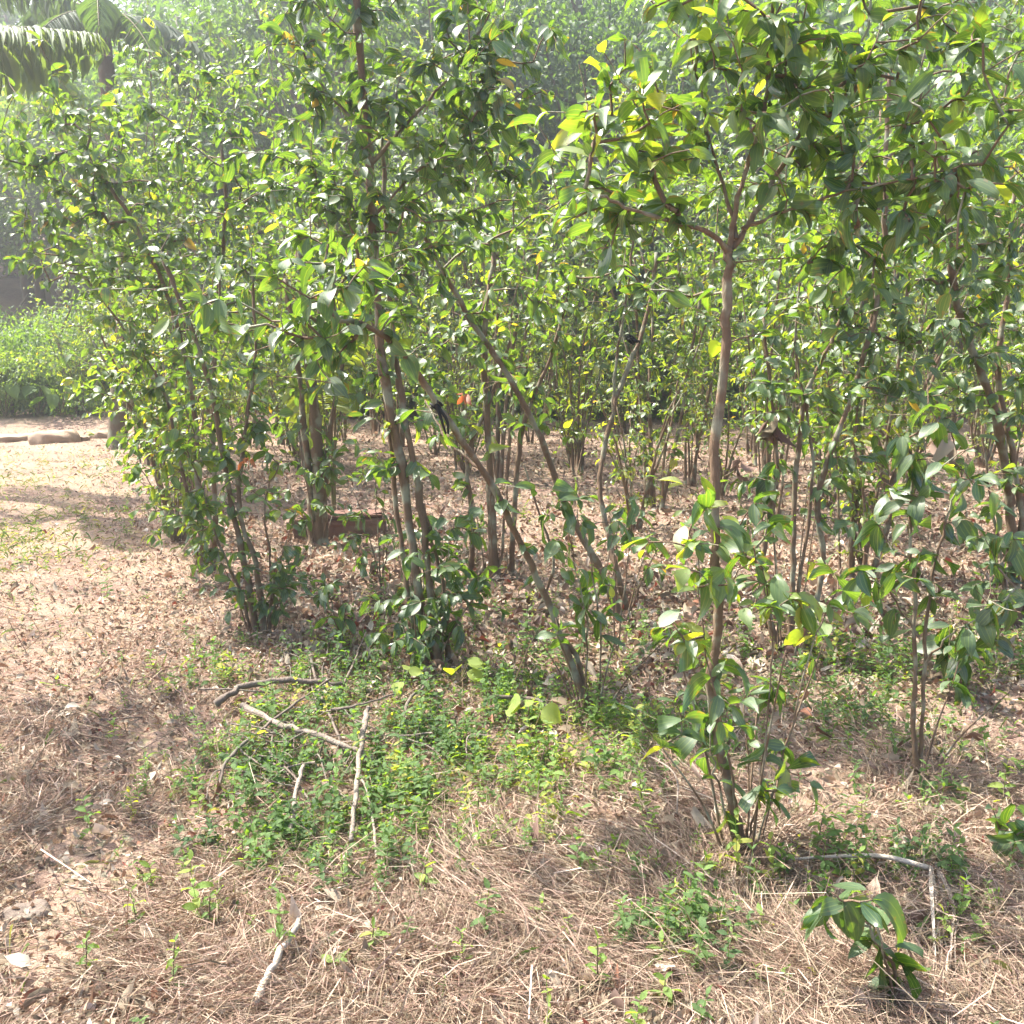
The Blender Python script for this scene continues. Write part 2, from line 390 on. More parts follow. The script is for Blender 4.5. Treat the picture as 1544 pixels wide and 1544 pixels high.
def build_weeds():
    mb = MB()
    X, Y = wedge(90000, 1.7, 1.7, 22)
    on = np.clip(greenness(X, Y), 0, 1) * .34
    cl = .5 + .5 * np.sin(X * 7.1 + np.sin(Y * 5.3) * 2) * np.sin(Y * 6.7 + np.cos(X * 6.4))
    on = on * (.12 + 1.5 * cl ** 1.6) * (1 - .8 * bareness(X, Y)) * np.where(Y > 6, .45, 1)
    k = rng.random(len(X)) < on; X = X[k]; Y = Y[k]; n = len(X); print('weeds', n)
    kind = np.clip(((.5 + .5 * np.sin(X * 2.9 + 2 * np.sin(Y * 3.7))) * 6 + rng.normal(0, 2.6, n)).astype(int), 0, 6); kind = np.where(rng.random(n) < .22, rng.integers(7, len(WT), n), kind); rot = rng.uniform(0, 6.283, n); sc = rng.uniform(.45, 1.1, n)
    tt = np.clip(rng.beta(2, 2.5, n) * .9 + .22 * np.sin(X * 3.3 + Y * 2 + 2 * np.sin(Y * 2.7)) + (rng.random(n) < .08) * .5, 0, 1)
    A = []; B = []
    for k, (p, d, s, top) in enumerate(WT):
        m = np.where(kind == k)[0]; c, sn = np.cos(rot[m]), np.sin(rot[m])
        def rt(a): return np.stack([a[None, :, 0] * c[:, None] - a[None, :, 1] * sn[:, None], a[None, :, 0] * sn[:, None] + a[None, :, 1] * c[:, None], np.broadcast_to(a[None, :, 2], (len(m), len(a)))], -1)
        base = np.stack([X[m], Y[m], hgt(X[m], Y[m])], -1)
        pp = base[:, None] + rt(p) * sc[m][:, None, None]; dd = rt(d) + rng.normal(0, .15, (len(m), len(p), 3))
        ss = s[None] * sc[m][:, None]
        nr = np.array([0, 0, 1.0]) + rng.normal(0, .2, dd.shape)
        leaves(mb, pp.reshape(-1, 3), dd.reshape(-1, 3), nr.reshape(-1, 3), ss.ravel(), np.repeat(tt[m], len(p)) + rng.normal(0, .06, len(m) * len(p)), [LO[0], LO[1]])
        A.append(base); B.append(base + rt(top[None])[:, 0] * sc[m][:, None])
    A = np.concatenate(A); B = np.concatenate(B)
    segs(mb, A, B, np.full(len(A), .0012), np.full(len(A), .0008), 3, np.full(len(A), .8))
    tag(mb.build('ground_cover', M_weed), 'low green leafy weeds carpeting the ground between sticks and stems', 'weeds', kind='stuff')
def build_grass():
    X, Y = wedge(120000, 1.5, 1.7, 22)
    c1 = G(15, 820); c2 = G(10, 730)
    g = .9 * np.exp(-((X - c1[0] + .1) / .45) ** 2 - ((Y - c1[1]) / 1.6) ** 2) + .45 * np.exp(-((X - c2[0]) / 1.1) ** 2 - ((Y - c2[1]) / 3) ** 2)
    c3 = G(130, 830); g = g + .3 * np.exp(-((X - c3[0]) / .7) ** 2 - ((Y - c3[1]) / .5) ** 2)
    g = g + .12 * np.clip(greenness(X, Y), 0, 1) + .5 * sstep(1.5, 3, -(X - pathedge(Y)))*sstep(6, 8, Y)
    k = rng.random(len(X)) < g; X = X[k]; Y = Y[k]; n = len(X); print('grass', n)
    th = rng.uniform(0, 6.283, n); e = rng.uniform(.5, 1.4, n)
    d = np.stack([np.cos(th) * np.cos(e), np.sin(th) * np.cos(e), np.sin(e)], -1)
    mb = MB(); leaves(mb, np.stack([X, Y, hgt(X, Y)], -1), d, np.array([0, 0, 1.0]) + rng.normal(0, .3, (n, 3)), rng.uniform(.03, .085, n), rng.random(n), LO, wscale=.10)
    tag(mb.build('grass', M_grass), 'short yellow green grass along the path', 'grass', kind='stuff')
build_straw(); build_dead(); build_weeds(); build_grass()

# ------------------------------------------------------------------ tree generator
def twigs_and_leaves(origin, nodes, own, mbs, targets, lsize, bank, tintf, droop=.55, twig=.28, nl=9):
    """connect targets to nearest node; return (branch mesh builder, leaf mesh builder)"""
    nodes = [np.asarray(n) for n in nodes]; N0 = len(nodes); par = [-1] * N0
    arr = np.array(nodes)
    order = np.argsort([np.min(np.linalg.norm(arr - t, axis=1)) for t in targets])
    LP = []; LD = []; LS = []; LT = []
    for oi in order:
        t = targets[oi]
        dv = arr - t; dist = np.linalg.norm(dv, axis=1) + np.clip(dv[:, 2], 0, None) * .8   # prefer nodes below
        j = int(np.argmin(dist)); s = arr[j]; v = t - s; L = np.linalg.norm(v)
        if L < .012: continue
        m = max(2, int(L / .14)); new = []
        bend = nrm(np.cross(v, rng.normal(size=3))) * L * rng.uniform(-.12, .12)
        for i in range(1, m + 1):
            f = i / m
            p = s + v * f + (bend + np.array([0, 0, .06 * L])) * math.sin(math.pi * f) 
            new.append(p)
        pj = j
        for p in new:
            nodes.append(p); par.append(pj); own.append(own[j]); pj = len(nodes) - 1
        arr = np.vstack([arr, new])
        # leaves along the last stretch
        d = nrm(new[-1] - (new[-2] if len(new) > 1 else s))
        tl = min(L, twig * rng.uniform(.7, 1.2)); k = int(nl * rng.uniform(.7, 1.25))
        base_t = tintf(t); az = rng.uniform(0, 6.28)
        young = rng.random() < .12
        for i in range(k):
            f = (i // 2) / max(1, (k - 1) // 2)
            q = new[-1] - d * tl * (1 - f)
            sd = nrm(np.cross(d, np.array([math.cos(az), math.sin(az), .3]))) * (1 if i % 2 else -1)
            sd[2] *= .4
            ax = nrm(d * (.45 + .5 * f) + sd * (1.0 - .45 * f) + np.array([0, 0, -droop]) * rng.uniform(-.1, 1.7) + rng.normal(0, .16, 3))
            LP.append(q); LD.append(ax); LS.append(lsize * rng.uniform(.5, 1.18) * (.75 if f > .85 else 1)); 
            tt = base_t + rng.normal(0, .15) + (.22 if young and f > .4 else 0)
            if rng.random() < .005: tt = 9
            LT.append(tt)
    n = len(nodes); cnt = np.ones(n)
    for i in range(n - 1, N0 - 1, -1):
        if par[i] >= 0: cnt[par[i]] += cnt[i]
    idx = np.arange(N0, n); A = np.array([nodes[par[i]] for i in idx]) ; B = np.array([nodes[i] for i in idx])
    rb = np.minimum(.0014 * cnt[idx] ** .42, .014); ra = np.minimum(.0014 * np.array([max(cnt[i], 1) + 1 for i in idx]) ** .42, .015)
    ow_ = np.array(own)[idx]
    for si in range(len(mbs)):
        m_ = ow_ == si
        if m_.any(): segs(mbs[si], A[m_] - origin, B[m_] - origin, ra[m_], rb[m_], 4)
    mbl = MB(); n = len(LP); LD = np.array(LD)
    nr = np.array([0, 0, 1.0]) + rng.normal(0, .5, (n, 3))
    steep = np.abs(LD[:, 2]) > .8
    nr[steep] += nrm(np.cross(LD[steep], rng.normal(size=(steep.sum(), 3)))) * .9
    leaves(mbl, np.array(LP) - origin, LD, nr, np.array(LS), np.where(np.array(LT) > 5, .95, np.clip(LT, 0, .88)), bank)
    return mbl, n

TOT = [0]
def traced_tree(name, label, cat, base, stems, blobs, lsize=.115, bank=HI, tint=.35, mat=M_bark, group=None, nl=9, extra_nodes=(), twig=.34, droop=.5, leafmat=None, sscale=1.0, dens=1.3, brad=1.5, sprouts=5):
    nl = max(3, int(nl * .62)); twig *= 1.35
    """stems: list of (points in world, r0, r1); blobs: (centre, radius, n, tint)"""
    o = root(name, base, label, cat, group)
    nodes = []; own = []; mbs = []; stems = [(a_, b_ * sscale, c_ * sscale) for a_, b_, c_ in stems]; blobs = [(a_, np.asarray(b_) * brad, max(1, int(round(c_ * dens))), d_) for a_, b_, c_, d_ in blobs]
    for si, (pts, r0, r1) in enumerate(stems):
        c = catmull(pts, 6); mb = MB()
        n = len(c); c = c + np.concatenate([[[0, 0, 0]], rng.normal(0, .0035, (n - 1, 3))])
        rr = np.linspace(r0, r1, n) * (1 + .09 * rng.normal(size=n)); rr[:2] *= 1.25
        tube(mb, c - base, rr, 8, .05); mbs.append(mb)
        nn_ = list(c[max(1, int(n * .25)):]); nodes += nn_; own += [si] * len(nn_)
    if sprouts and stems[0][0][0][1] > 2:
        hs = float(stems[0][0][-1][2]) 
        for q in range(sprouts):
            a = rng.uniform(0, 6.28); f0 = np.asarray(base) + [math.cos(a) * .06, math.sin(a) * .06, 0]; r_ = rng.uniform(.08, .3); h_ = rng.uniform(.25, .95)
            c = catmull([f0, f0 + [math.cos(a) * r_ * .4, math.sin(a) * r_ * .4, h_ * .5], f0 + [math.cos(a) * r_, math.sin(a) * r_, h_]], 5)
            mb = MB(); tube(mb, c - base, np.linspace(.0055, .002, len(c)), 5); mbs.append(mb); k_ = list(c[4:]); nodes += k_; own += [len(mbs) - 1] * len(k_)
            if q % 2: blobs = blobs + [(c[-1], np.array([.12, .12, .15]), 3, .45)]
    tg = []; tn = []
    for cen, rad, k, tt in blobs:
        rad = np.asarray(rad) * np.ones(3)
        u = nrm(rng.normal(size=(k, 3))) * (rng.random((k, 1)) ** .45)
        for q in cen + u * rad: 
            if q[2] > hgt(q[0], q[1]) + .06: tg.append(q); tn.append(tt)
    tg = np.array(tg); tn = np.array(tn)
    def tf(t): return tn[int(np.argmin(np.linalg.norm(tg - t, axis=1)))]
    l, n = twigs_and_leaves(np.asarray(base), nodes, own, mbs, tg, lsize, bank, tf, nl=nl, twig=twig, droop=droop)
    TOT[0] += n
    for mb in mbs: mb.build('stem', mat, o)
    l.build('foliage', leafmat or M_leaf, o)
    return o

def S(pts, base=None):
    return [P(*p) for p in pts]
def BL(px, py, D, r, n, t=.35, dz=1.0):
    R_ = r / F * D
    return (P(px, py, D), (R_, R_ * dz * 1.3, R_), n, t)

G1 = 'cinnamon trees of the near rows'
# A: nearest tree, right of centre ---------------------------------------------------------------
b = G(1122, 1292); D = b[1]
traced_tree('cinnamon_tree', 'nearest tree, bare slender trunk right of centre forking under big bright glossy leaves', 'tree', b, [
    ([b, P(1098, 1190, D), P(1074, 1050, D), P(1084, 900, D), P(1076, 740, D), P(1091, 560, D), P(1097, 450, D), P(1100, 375, D)], .023, .019),
    (S([(1100, 378, D), (1060, 345, D - .05), (1000, 330, D - .1), (930, 305, D - .15), (880, 285, D - .2)]), .011, .004),
    (S([(1100, 380, D), (1112, 300, D), (1150, 175, D), (1160, 60, D - .05), (1180, -90, D - .1)]), .012, .005),
    (S([(1102, 375, D), (1140, 320, D + .05), (1210, 195, D + .1), (1290, 95, D + .1), (1320, -60, D + .1)]), .012, .005),
    (S([(1120, 345, D), (1180, 318, D + .05), (1260, 290, D), (1360, 272, D - .1), (1450, 250, D - .2)]), .008, .003),
    (S([(1110, 360, D), (1070, 200, D + .1), (1040, 60, D + .15)]), .008, .003),
    (S([(1128, 1288, D), (1150, 1150, D - .05), (1165, 980, D - .05), (1150, 860, D - .1)]), .006, .002),
    (S([(1118, 1288, D), (1100, 1150, D - .1), (1060, 960, D - .15), (1050, 820, D - .15)]), .006, .002),
    (S([(1135, 1288, D), (1175, 1160, D), (1230, 960, D), (1262, 890, D)]), .006, .002),
    (S([(1125, 1288, D), (1130, 1180, D + .05), (1120, 1060, D + .1)]), .007, .003),
    (S([(1112, 1290, D), (1085, 1190, D - .05), (1070, 1130, D - .1)]), .007, .003),
], [BL(880, 235, D - .1, 75, 11, .55), BL(960, 190, D - .1, 80, 15, .58), BL(1050, 100, D, 90, 17, .58), BL(1080, 10, D, 90, 16, .58), BL(1180, 20, D, 100, 20, .6), BL(1300, 40, D, 100, 20, .5),
    BL(1180, 140, D, 90, 18, .5), BL(1060, 230, D, 80, 16, .5), BL(960, 290, D - .1, 70, 11, .5), BL(1250, 230, D, 90, 16, .45), BL(1360, 170, D, 90, 18, .4), BL(1330, 300, D, 90, 16, .35),
    BL(1430, 60, D, 90, 18, .4), BL(1430, 260, D - .1, 70, 12, .35), BL(900, 310, D - .1, 50, 6, .4), BL(1000, 400, D + .1, 55, 4, .4), BL(1220, 400, D + .1, 60, 5, .4), BL(1310, 400, D, 60, 5, .35), BL(1120, 460, D, 50, 2, .45), BL(1400, 370, D - .1, 60, 5, .35),
    BL(1050, 810, D - .15, 60, 8, .62), BL(1110, 860, D - .1, 60, 8, .6), BL(1160, 880, D - .1, 50, 5, .6), BL(1200, 920, D, 50, 5, .7), BL(1250, 900, D, 40, 3, .6),
    BL(1050, 950, D - .1, 50, 5, .6), BL(1110, 1060, D, 60, 8, .4), BL(1130, 1160, D, 55, 6, .45), BL(1180, 1180, D - .1, 35, 4, .6), BL(1160, 780, D, 50, 5, .5), BL(1070, 1120, D - .1, 40, 3, .5)], nl=8, twig=.26, lsize=.088, droop=.35, sscale=.7, dens=1.65, brad=1.45)

# B: leaning stem in the middle ---------------------------------------------------------------
b = G(890, 1078); D = b[1]
traced_tree('cinnamon_tree', 'long bare stem leaning left out of the weeds, bending into drooping dark leaves', 'tree', b, [
    ([b, P(845, 960, D - .02), P(800, 850, D - .1), P(735, 720, D - .25), P(660, 612, D - .4), P(605, 530, D - .55), P(560, 495, D - .7), P(500, 478, D - .85)], .021, .010),
    ([b + [.01, .02, 0], P(868, 990, D + .02), P(838, 950, D)], .016, .010),
    (S([(735, 720, D - .25), (705, 690, D - .2), (672, 660, D - .15), (640, 600, D)]), .009, .003),
    ([b + [-.03, -.02, 0], P(885, 940, D - .05), P(862, 830, D - .1), P(850, 740, D - .15)], .006, .002),
    ([b + [.03, -.02, 0], P(905, 960, D - .05), P(890, 850, D - .1), P(870, 770, D - .15)], .006, .002),
], [BL(500, 470, D - .8, 60, 13, .3), BL(440, 500, D - .9, 60, 13, .32), BL(540, 430, D - .7, 60, 10, .35), BL(480, 400, D - .85, 60, 9, .45), BL(400, 450, D - .9, 50, 7, .4), BL(330, 460, D - .9, 50, 6, .5), BL(600, 460, D - .5, 40, 5, .35),
    BL(835, 760, D - .15, 45, 6, .45), BL(870, 830, D - .1, 50, 7, .35), BL(900, 900, D, 45, 5, .3), BL(850, 880, D, 35, 4, .35), BL(640, 620, D - .2, 30, 2, .4), BL(900, 780, D, 40, 4, .35)], nl=7, twig=.24, sscale=.85, brad=1.75, dens=1.1, lsize=.105)

# C: clump of upright stems ---------------------------------------------------------------
b = G(640, 1005); D = b[1]
traced_tree('cinnamon_tree', 'tall clump of upright brown stems left of centre rising dark to the top edge', 'tree', b, [
    ([b, P(628, 880, D), P(604, 700, D), P(577, 545, D - .05), P(566, 400, D - .1), P(557, 250, D - .2), P(545, 110, D - .3), P(530, -80, D - .4)], .030, .020),
    ([b + [.07, .0, 0], P(650, 900, D), P(638, 780, D), P(612, 640, D), P(594, 520, D), P(585, 380, D + .1), P(575, 200, D + .1)], .026, .014),
    ([b + [-.03, .02, 0], P(620, 930, D), P(600, 780, D + .05), P(585, 640, D + .05), P(560, 470, D + .1), P(520, 300, D + .1)], .020, .009),
    ([b + [.12, .05, 0], P(672, 900, D), P(655, 830, D), P(640, 760, D)], .016, .006),
    (S([(557, 250, D - .2), (620, 180, D - .3), (690, 100, D - .4), (740, 20, D - .5)]), .012, .004),
    (S([(560, 330, D - .15), (640, 250, D - .2), (730, 220, D - .3)]), .009, .003),
    (S([(553, 200, D - .2), (480, 120, D - .2), (430, 20, D - .2)]), .010, .003),
    ([b + [.10, -.05, 0], P(668, 960, D), P(672, 880, D - .1), P(680, 800, D - .1)], .006, .002),
], [BL(470, 60, D - .2, 80, 14, .25), BL(560, 20, D - .3, 90, 15, .15), BL(640, 120, D - .3, 80, 14, .2), BL(720, 60, D - .4, 80, 16, .25), BL(780, 120, D - .4, 60, 9, .3), BL(700, 200, D - .3, 80, 13, .2),
    BL(620, 250, D - .1, 90, 15, .2), BL(500, 200, D - .1, 80, 13, .25), BL(520, 320, D, 80, 13, .25), BL(620, 350, D, 70, 12, .25), BL(450, 280, D, 70, 10, .35), BL(760, 230, D - .3, 50, 7, .25),
    BL(670, 810, D - .1, 45, 6, .5), BL(640, 880, D, 50, 6, .35), BL(690, 900, D - .1, 50, 6, .3), BL(600, 930, D - .1, 50, 5, .4), BL(660, 950, D - .1, 60, 8, .25), BL(580, 420, D, 60, 7, .35), BL(600, 700, D, 45, 3, .45), BL(640, 620, D, 45, 3, .45), BL(560, 600, D, 45, 3, .4), BL(620, 520, D, 45, 3, .4), BL(540, 500, D, 45, 3, .4)], nl=10, lsize=.095, sscale=.8, dens=2.1)

# D: second long leaning stem ---------------------------------------------------------------
b = G(935, 930); D = b[1]
traced_tree('cinnamon_tree', 'long thin stem leaning left behind the bent one, crossing the middle', 'tree', b, [
    ([b, P(900, 850, D), P(850, 755, D), P(815, 660, D - .1), P(765, 565, D - .2), P(705, 475, D - .3), P(650, 375, D - .4), P(610, 290, D - .5)], .028, .015),
    ([b + [.05, .05, 0], P(930, 860, D), P(915, 800, D + .1), P(905, 720, D + .2), P(930, 600, D + .3), P(975, 480, D + .4), P(990, 380, D + .4)], .026, .014),
    (S([(925, 620, D + .3), (930, 540, D + .3), (950, 410, D + .3), (960, 300, D + .3)]), .014, .006),
    ([b + [-.5, .1, 0], P(835, 850, D), P(815, 780, D), P(790, 700, D)], .014, .006),
], [BL(640, 330, D - .4, 70, 9, .35), BL(720, 340, D - .3, 70, 9, .4), BL(800, 330, D - .1, 80, 12, .45), BL(860, 250, D, 80, 14, .45), BL(920, 380, D + .3, 80, 12, .4), BL(1000, 400, D + .4, 80, 13, .3), BL(960, 230, D + .3, 90, 14, .4), BL(850, 440, D + .1, 60, 8, .5),
    BL(1030, 300, D + .4, 80, 10, .35), BL(770, 430, D, 60, 7, .4), BL(760, 540, D, 60, 6, .5)], nl=9, lsize=.1, sscale=.8, dens=1.6)

# F: right edge clump ---------------------------------------------------------------
b = G(1536, 950); D = b[1]
traced_tree('cinnamon_tree', 'thick split trunk at the right edge leaning left into dark glossy leaves', 'tree', b, [
    ([b, P(1528, 860, D), P(1520, 740, D), P(1500, 620, D - .1), P(1470, 540, D - .1), P(1440, 440, D - .2), P(1430, 330, D - .3), P(1410, 200, D - .4)], .034, .018),
    ([b + [.05, .03, 0], P(1545, 850, D), P(1530, 700, D), P(1505, 560, D), P(1520, 430, D), P(1530, 280, D)], .028, .012),
    ([b + [-.05, -.03, 0], P(1515, 880, D), P(1495, 760, D - .1), P(1480, 640, D - .1)], .014, .006),
], [BL(1400, 330, D - .3, 90, 15, .2), BL(1480, 250, D - .2, 90, 17, .3), BL(1530, 120, D - .1, 100, 16, .4), BL(1350, 420, D - .4, 80, 14, .2), BL(1450, 420, D - .3, 80, 14, .25), BL(1530, 400, D, 80, 13, .3),
    BL(1280, 440, D - .4, 70, 12, .25), BL(1360, 520, D - .3, 70, 12, .25), BL(1440, 560, D - .2, 70, 11, .3), BL(1530, 560, D, 70, 10, .35), BL(1280, 360, D - .4, 70, 10, .3), BL(1510, 720, D - .1, 50, 6, .55), BL(1470, 660, D - .1, 50, 5, .4), BL(1530, 660, D, 50, 6, .45), BL(1500, 830, D - .1, 45, 5, .35), BL(1400, 600, D - .2, 50, 5, .35), BL(1400, 120, D - .3, 90, 13, .35)], nl=10, lsize=.105, dens=1.5, sscale=.85)

# G: slender dark sapling right ---------------------------------------------------------------
b = G(1380, 1165); D = b[1]
traced_tree('cinnamon_sapling', 'slender sapling with two thin stems and large dark drooping leaves at right', 'sapling', b, [
    ([b, P(1378, 1060, D), P(1380, 930, D), P(1372, 800, D), P(1380, 690, D)], .011, .004),
    ([b + [.02, .01, 0], P(1392, 1040, D), P(1402, 900, D), P(1425, 790, D), P(1450, 720, D)], .009, .003),
    (S([(1395, 1000, D), (1430, 960, D - .1), (1480, 930, D - .15)]), .004, .002),
    (S([(1385, 960, D), (1345, 900, D), (1300, 860, D)]), .004, .002),
], [BL(1350, 720, D, 55, 6, .25), BL(1400, 700, D, 50, 5, .3), BL(1400, 790, D, 55, 7, .2), BL(1340, 850, D, 50, 5, .35), BL(1440, 900, D - .1, 50, 6, .2), BL(1380, 900, D, 50, 5, .3), BL(1450, 760, D, 50, 5, .2),
    BL(1480, 930, D - .15, 50, 5, .25), BL(1300, 880, D, 40, 4, .4), BL(1520, 850, D, 60, 6, .25), BL(1380, 640, D, 50, 4, .35)], nl=6, lsize=.115, droop=.8, sprouts=2, twig=.28, brad=1.7)

# H: middle-right clump behind A ---------------------------------------------------------------
b = G(1190, 985); D = b[1]
traced_tree('cinnamon_tree', 'bushy clump of reddish stems behind the nearest trunk, dead brown leaves caught in it', 'tree', b, [
    ([b, P(1195, 850, D), P(1200, 720, D), P(1215, 600, D), P(1260, 500, D), P(1300, 400, D)], .022, .010),
    ([b + [-.06, .03, 0], P(1150, 850, D), P(1170, 720, D), P(1165, 620, D), P(1150, 480, D)], .020, .009),
    ([b + [.08, .03, 0], P(1240, 860, D), P(1235, 740, D), P(1290, 580, D), P(1330, 420, D + .1), P(1335, 250, D), P(1342, 100, D)], .022, .014),
    ([b + [.02, .1, 0], P(1205, 880, D), P(1225, 700, D), P(1200, 520, D), P(1210, 400, D)], .014, .006),
    (S([(1335, 250, D), (1380, 170, D), (1410, 60, D)]), .010, .004),
], [BL(1170, 480, D, 70, 10, .4), BL(1240, 560, D, 80, 12, .3), BL(1300, 480, D, 70, 10, .25), BL(1150, 580, D, 60, 8, .4), BL(1220, 660, D, 60, 7, .35), BL(1330, 620, D, 60, 7, .35), BL(1210, 400, D, 80, 10, .6),
    BL(1340, 60, D, 90, 12, .4), BL(1410, 60, D, 80, 10, .4), BL(1150, 760, D, 50, 5, .45), BL(1290, 760, D - .1, 50, 5, .5)], nl=9, lsize=.095, dens=1.6, sscale=.8)

# I: low clump at the edge of the path ---------------------------------------------------------------
b = G(388, 955); D = b[1]
traced_tree('cinnamon_tree', 'low leafy clump at the path edge, its thin dark stems fanning up from one foot', 'tree', b, [
    ([b, P(370, 860, D), P(345, 740, D), P(325, 620, D - .05), P(290, 500, D - .1), P(240, 380, D - .1)], .020, .010),
    ([b + [.04, 0, 0], P(385, 850, D), P(360, 760, D), P(370, 640, D), P(385, 540, D), P(380, 400, D)], .017, .008),
    ([b + [-.05, .03, 0], P(365, 900, D), P(330, 820, D), P(305, 740, D), P(285, 690, D)], .010, .004),
    ([b + [.07, 0, 0], P(408, 860, D), P(400, 760, D), P(420, 700, D)], .009, .003),
    ([b + [.09, .03, 0], P(415, 930, D), P(412, 860, D), P(440, 820, D)], .007, .003),
], [BL(330, 560, D, 60, 9, .4), BL(280, 600, D, 60, 8, .45), BL(390, 560, D, 60, 8, .35), BL(300, 680, D, 55, 8, .5), BL(350, 650, D, 50, 7, .45), BL(270, 760, D, 40, 6, .55), BL(330, 780, D, 45, 6, .45), BL(400, 720, D, 50, 7, .4),
    BL(420, 820, D, 40, 5, .35), BL(390, 880, D, 40, 6, .3), BL(310, 820, D, 40, 5, .45), BL(230, 620, D, 50, 6, .5), BL(380, 920, D, 35, 4, .3), BL(250, 690, D, 40, 5, .5), BL(340, 870, D - .1, 40, 6, .45), BL(420, 880, D - .1, 35, 5, .4), BL(300, 780, D - .1, 40, 6, .55), BL(360, 720, D - .1, 40, 6, .5), BL(260, 720, D, 40, 6, .6), BL(400, 640, D, 40, 6, .45),
    BL(260, 430, D, 80, 12, .3), BL(330, 430, D, 80, 12, .3), BL(400, 400, D, 70, 10, .35)], nl=9, lsize=.085, dens=1.7)

# J: large crown overhanging path (upper left) ---------------------------------------------------------------
b = G(306, 858); D = b[1] - .3
traced_tree('cinnamon_tree', 'broad crown bulging over the path at the upper left, washed pale by the sun', 'tree', b, [
    ([b, P(300, 760, D), P(295, 640, D), P(270, 500, D - .2), P(220, 370, D - .5), P(150, 260, D - .7)], .028, .014),
    ([b + [.08, .03, 0], P(325, 760, D), P(320, 600, D), P(330, 450, D), P(340, 300, D - .3), P(330, 180, D - .3)], .026, .012),
    ([b + [-.05, .05, 0], P(280, 740, D), P(250, 600, D), P(190, 500, D - .2), P(130, 420, D - .3)], .018, .007),
], [BL(120, 180, D - .6, 75, 16, .45), BL(70, 250, D - .6, 60, 14, .4), BL(160, 270, D - .6, 85, 19, .3), BL(250, 240, D - .5, 80, 18, .35), BL(330, 200, D - .3, 80, 17, .35), BL(100, 340, D - .5, 70, 14, .3), BL(190, 370, D - .5, 80, 17, .2),
    BL(280, 340, D - .3, 80, 17, .25), BL(370, 290, D - .2, 80, 15, .35), BL(150, 440, D - .3, 70, 14, .45), BL(220, 480, D - .2, 70, 15, .35), BL(190, 550, D, 60, 12, .5), BL(250, 560, D, 60, 12, .4), BL(320, 420, D, 70, 14, .3),
    BL(350, 520, D, 60, 12, .35), BL(420, 360, D - .2, 70, 10, .4), BL(210, 640, D, 50, 9, .55), BL(230, 690, D, 45, 9, .6), BL(260, 740, D, 45, 8, .55), BL(280, 800, D, 35, 6, .5), BL(190, 600, D, 45, 8, .6), BL(330, 640, D, 50, 8, .5), BL(30, 230, D - .6, 40, 6, .45), BL(400, 180, D - .2, 60, 9, .35)], nl=11, lsize=.088, dens=2.3, sscale=.8)

# K: pair of grey trunks beside clay block ---------------------------------------------------------------
b = G(482, 822); D = b[1]
traced_tree('cinnamon_tree', 'close pair of straight grey brown trunks in front of the reddish block', 'tree', b, [
    ([b, P(480, 700, D), P(472, 600, D), P(462, 500, D), P(450, 380, D)], .060, .030),
    ([b + [-.06, -.05, 0], P(468, 740, D), P(458, 640, D), P(448, 540, D), P(430, 420, D)], .034, .018),
    ([b + [.06, -.05, 0], P(490, 740, D), P(500, 640, D), P(520, 520, D), P(530, 400, D)], .026, .012),
], [BL(430, 380, D, 70, 16, .35), BL(490, 330, D, 80, 18, .3), BL(530, 420, D, 70, 14, .3), BL(450, 480, D, 60, 12, .3), BL(400, 470, D, 60, 12, .35), BL(500, 550, D, 50, 7, .35), BL(420, 260, D, 80, 16, .35), BL(520, 620, D, 40, 5, .35), BL(500, 740, D - .2, 40, 5, .3), BL(440, 600, D, 45, 6, .45), BL(520, 680, D, 45, 6, .4), BL(470, 650, D, 40, 4, .4), BL(550, 560, D, 50, 6, .45)], nl=10, lsize=.12)

# M: straight stems mid distance ---------------------------------------------------------------
b = G(745, 872); D = b[1]
traced_tree('cinnamon_tree', 'upright stems standing behind the crossing leaning stems, dead centre', 'tree', b, [
    ([b, P(742, 780, D), P(735, 640, D), P(730, 500, D), P(745, 380, D)], .034, .016),
    ([b + [-.16, .1, 0], P(712, 780, D), P(705, 690, D), P(740, 600, D), P(775, 500, D)], .020, .010),
    ([b + [.12, .1, 0], P(775, 780, D), P(790, 640, D), P(830, 540, D), P(860, 430, D)], .022, .010),
    ([b + [.03, -.02, 0], P(760, 800, D), P(765, 730, D)], .012, .006),
], [BL(700, 470, D, 70, 12, .5), BL(760, 400, D, 80, 14, .45), BL(850, 420, D, 70, 12, .45), BL(700, 560, D, 60, 9, .45), BL(800, 520, D, 60, 9, .5), BL(640, 520, D, 60, 9, .4), BL(830, 620, D, 50, 7, .5), BL(690, 650, D, 45, 6, .45), BL(760, 300, D, 80, 12, .45)], nl=9)

b = np.array([-3.5, 4.4, float(hgt(-3.5, 4.4))])
traced_tree('cinnamon_tree', 'young tree just outside the left edge, casting its shade across the path', 'tree', b, [
    ([b, b + [.05, 0, .9], b + [.1, -.05, 1.9], b + [.2, -.1, 3.0]], .02, .01), ([b + [.05, 0, 0], b + [-.1, -.3, 1.0], b + [-.1, -.6, 1.9]], .015, .007)],
    [(b + [.2, 0, 2.9], .3, 44, .4), (b + [.1, -.6, 2.8], .3, 40, .4), (b + [-.1, .3, 3.0], .3, 26, .4), (b + [-.3, -1.3, 2.6], .35, 40, .4), (b + [-.5, -1.9, 2.5], .3, 26, .4)], lsize=.10)
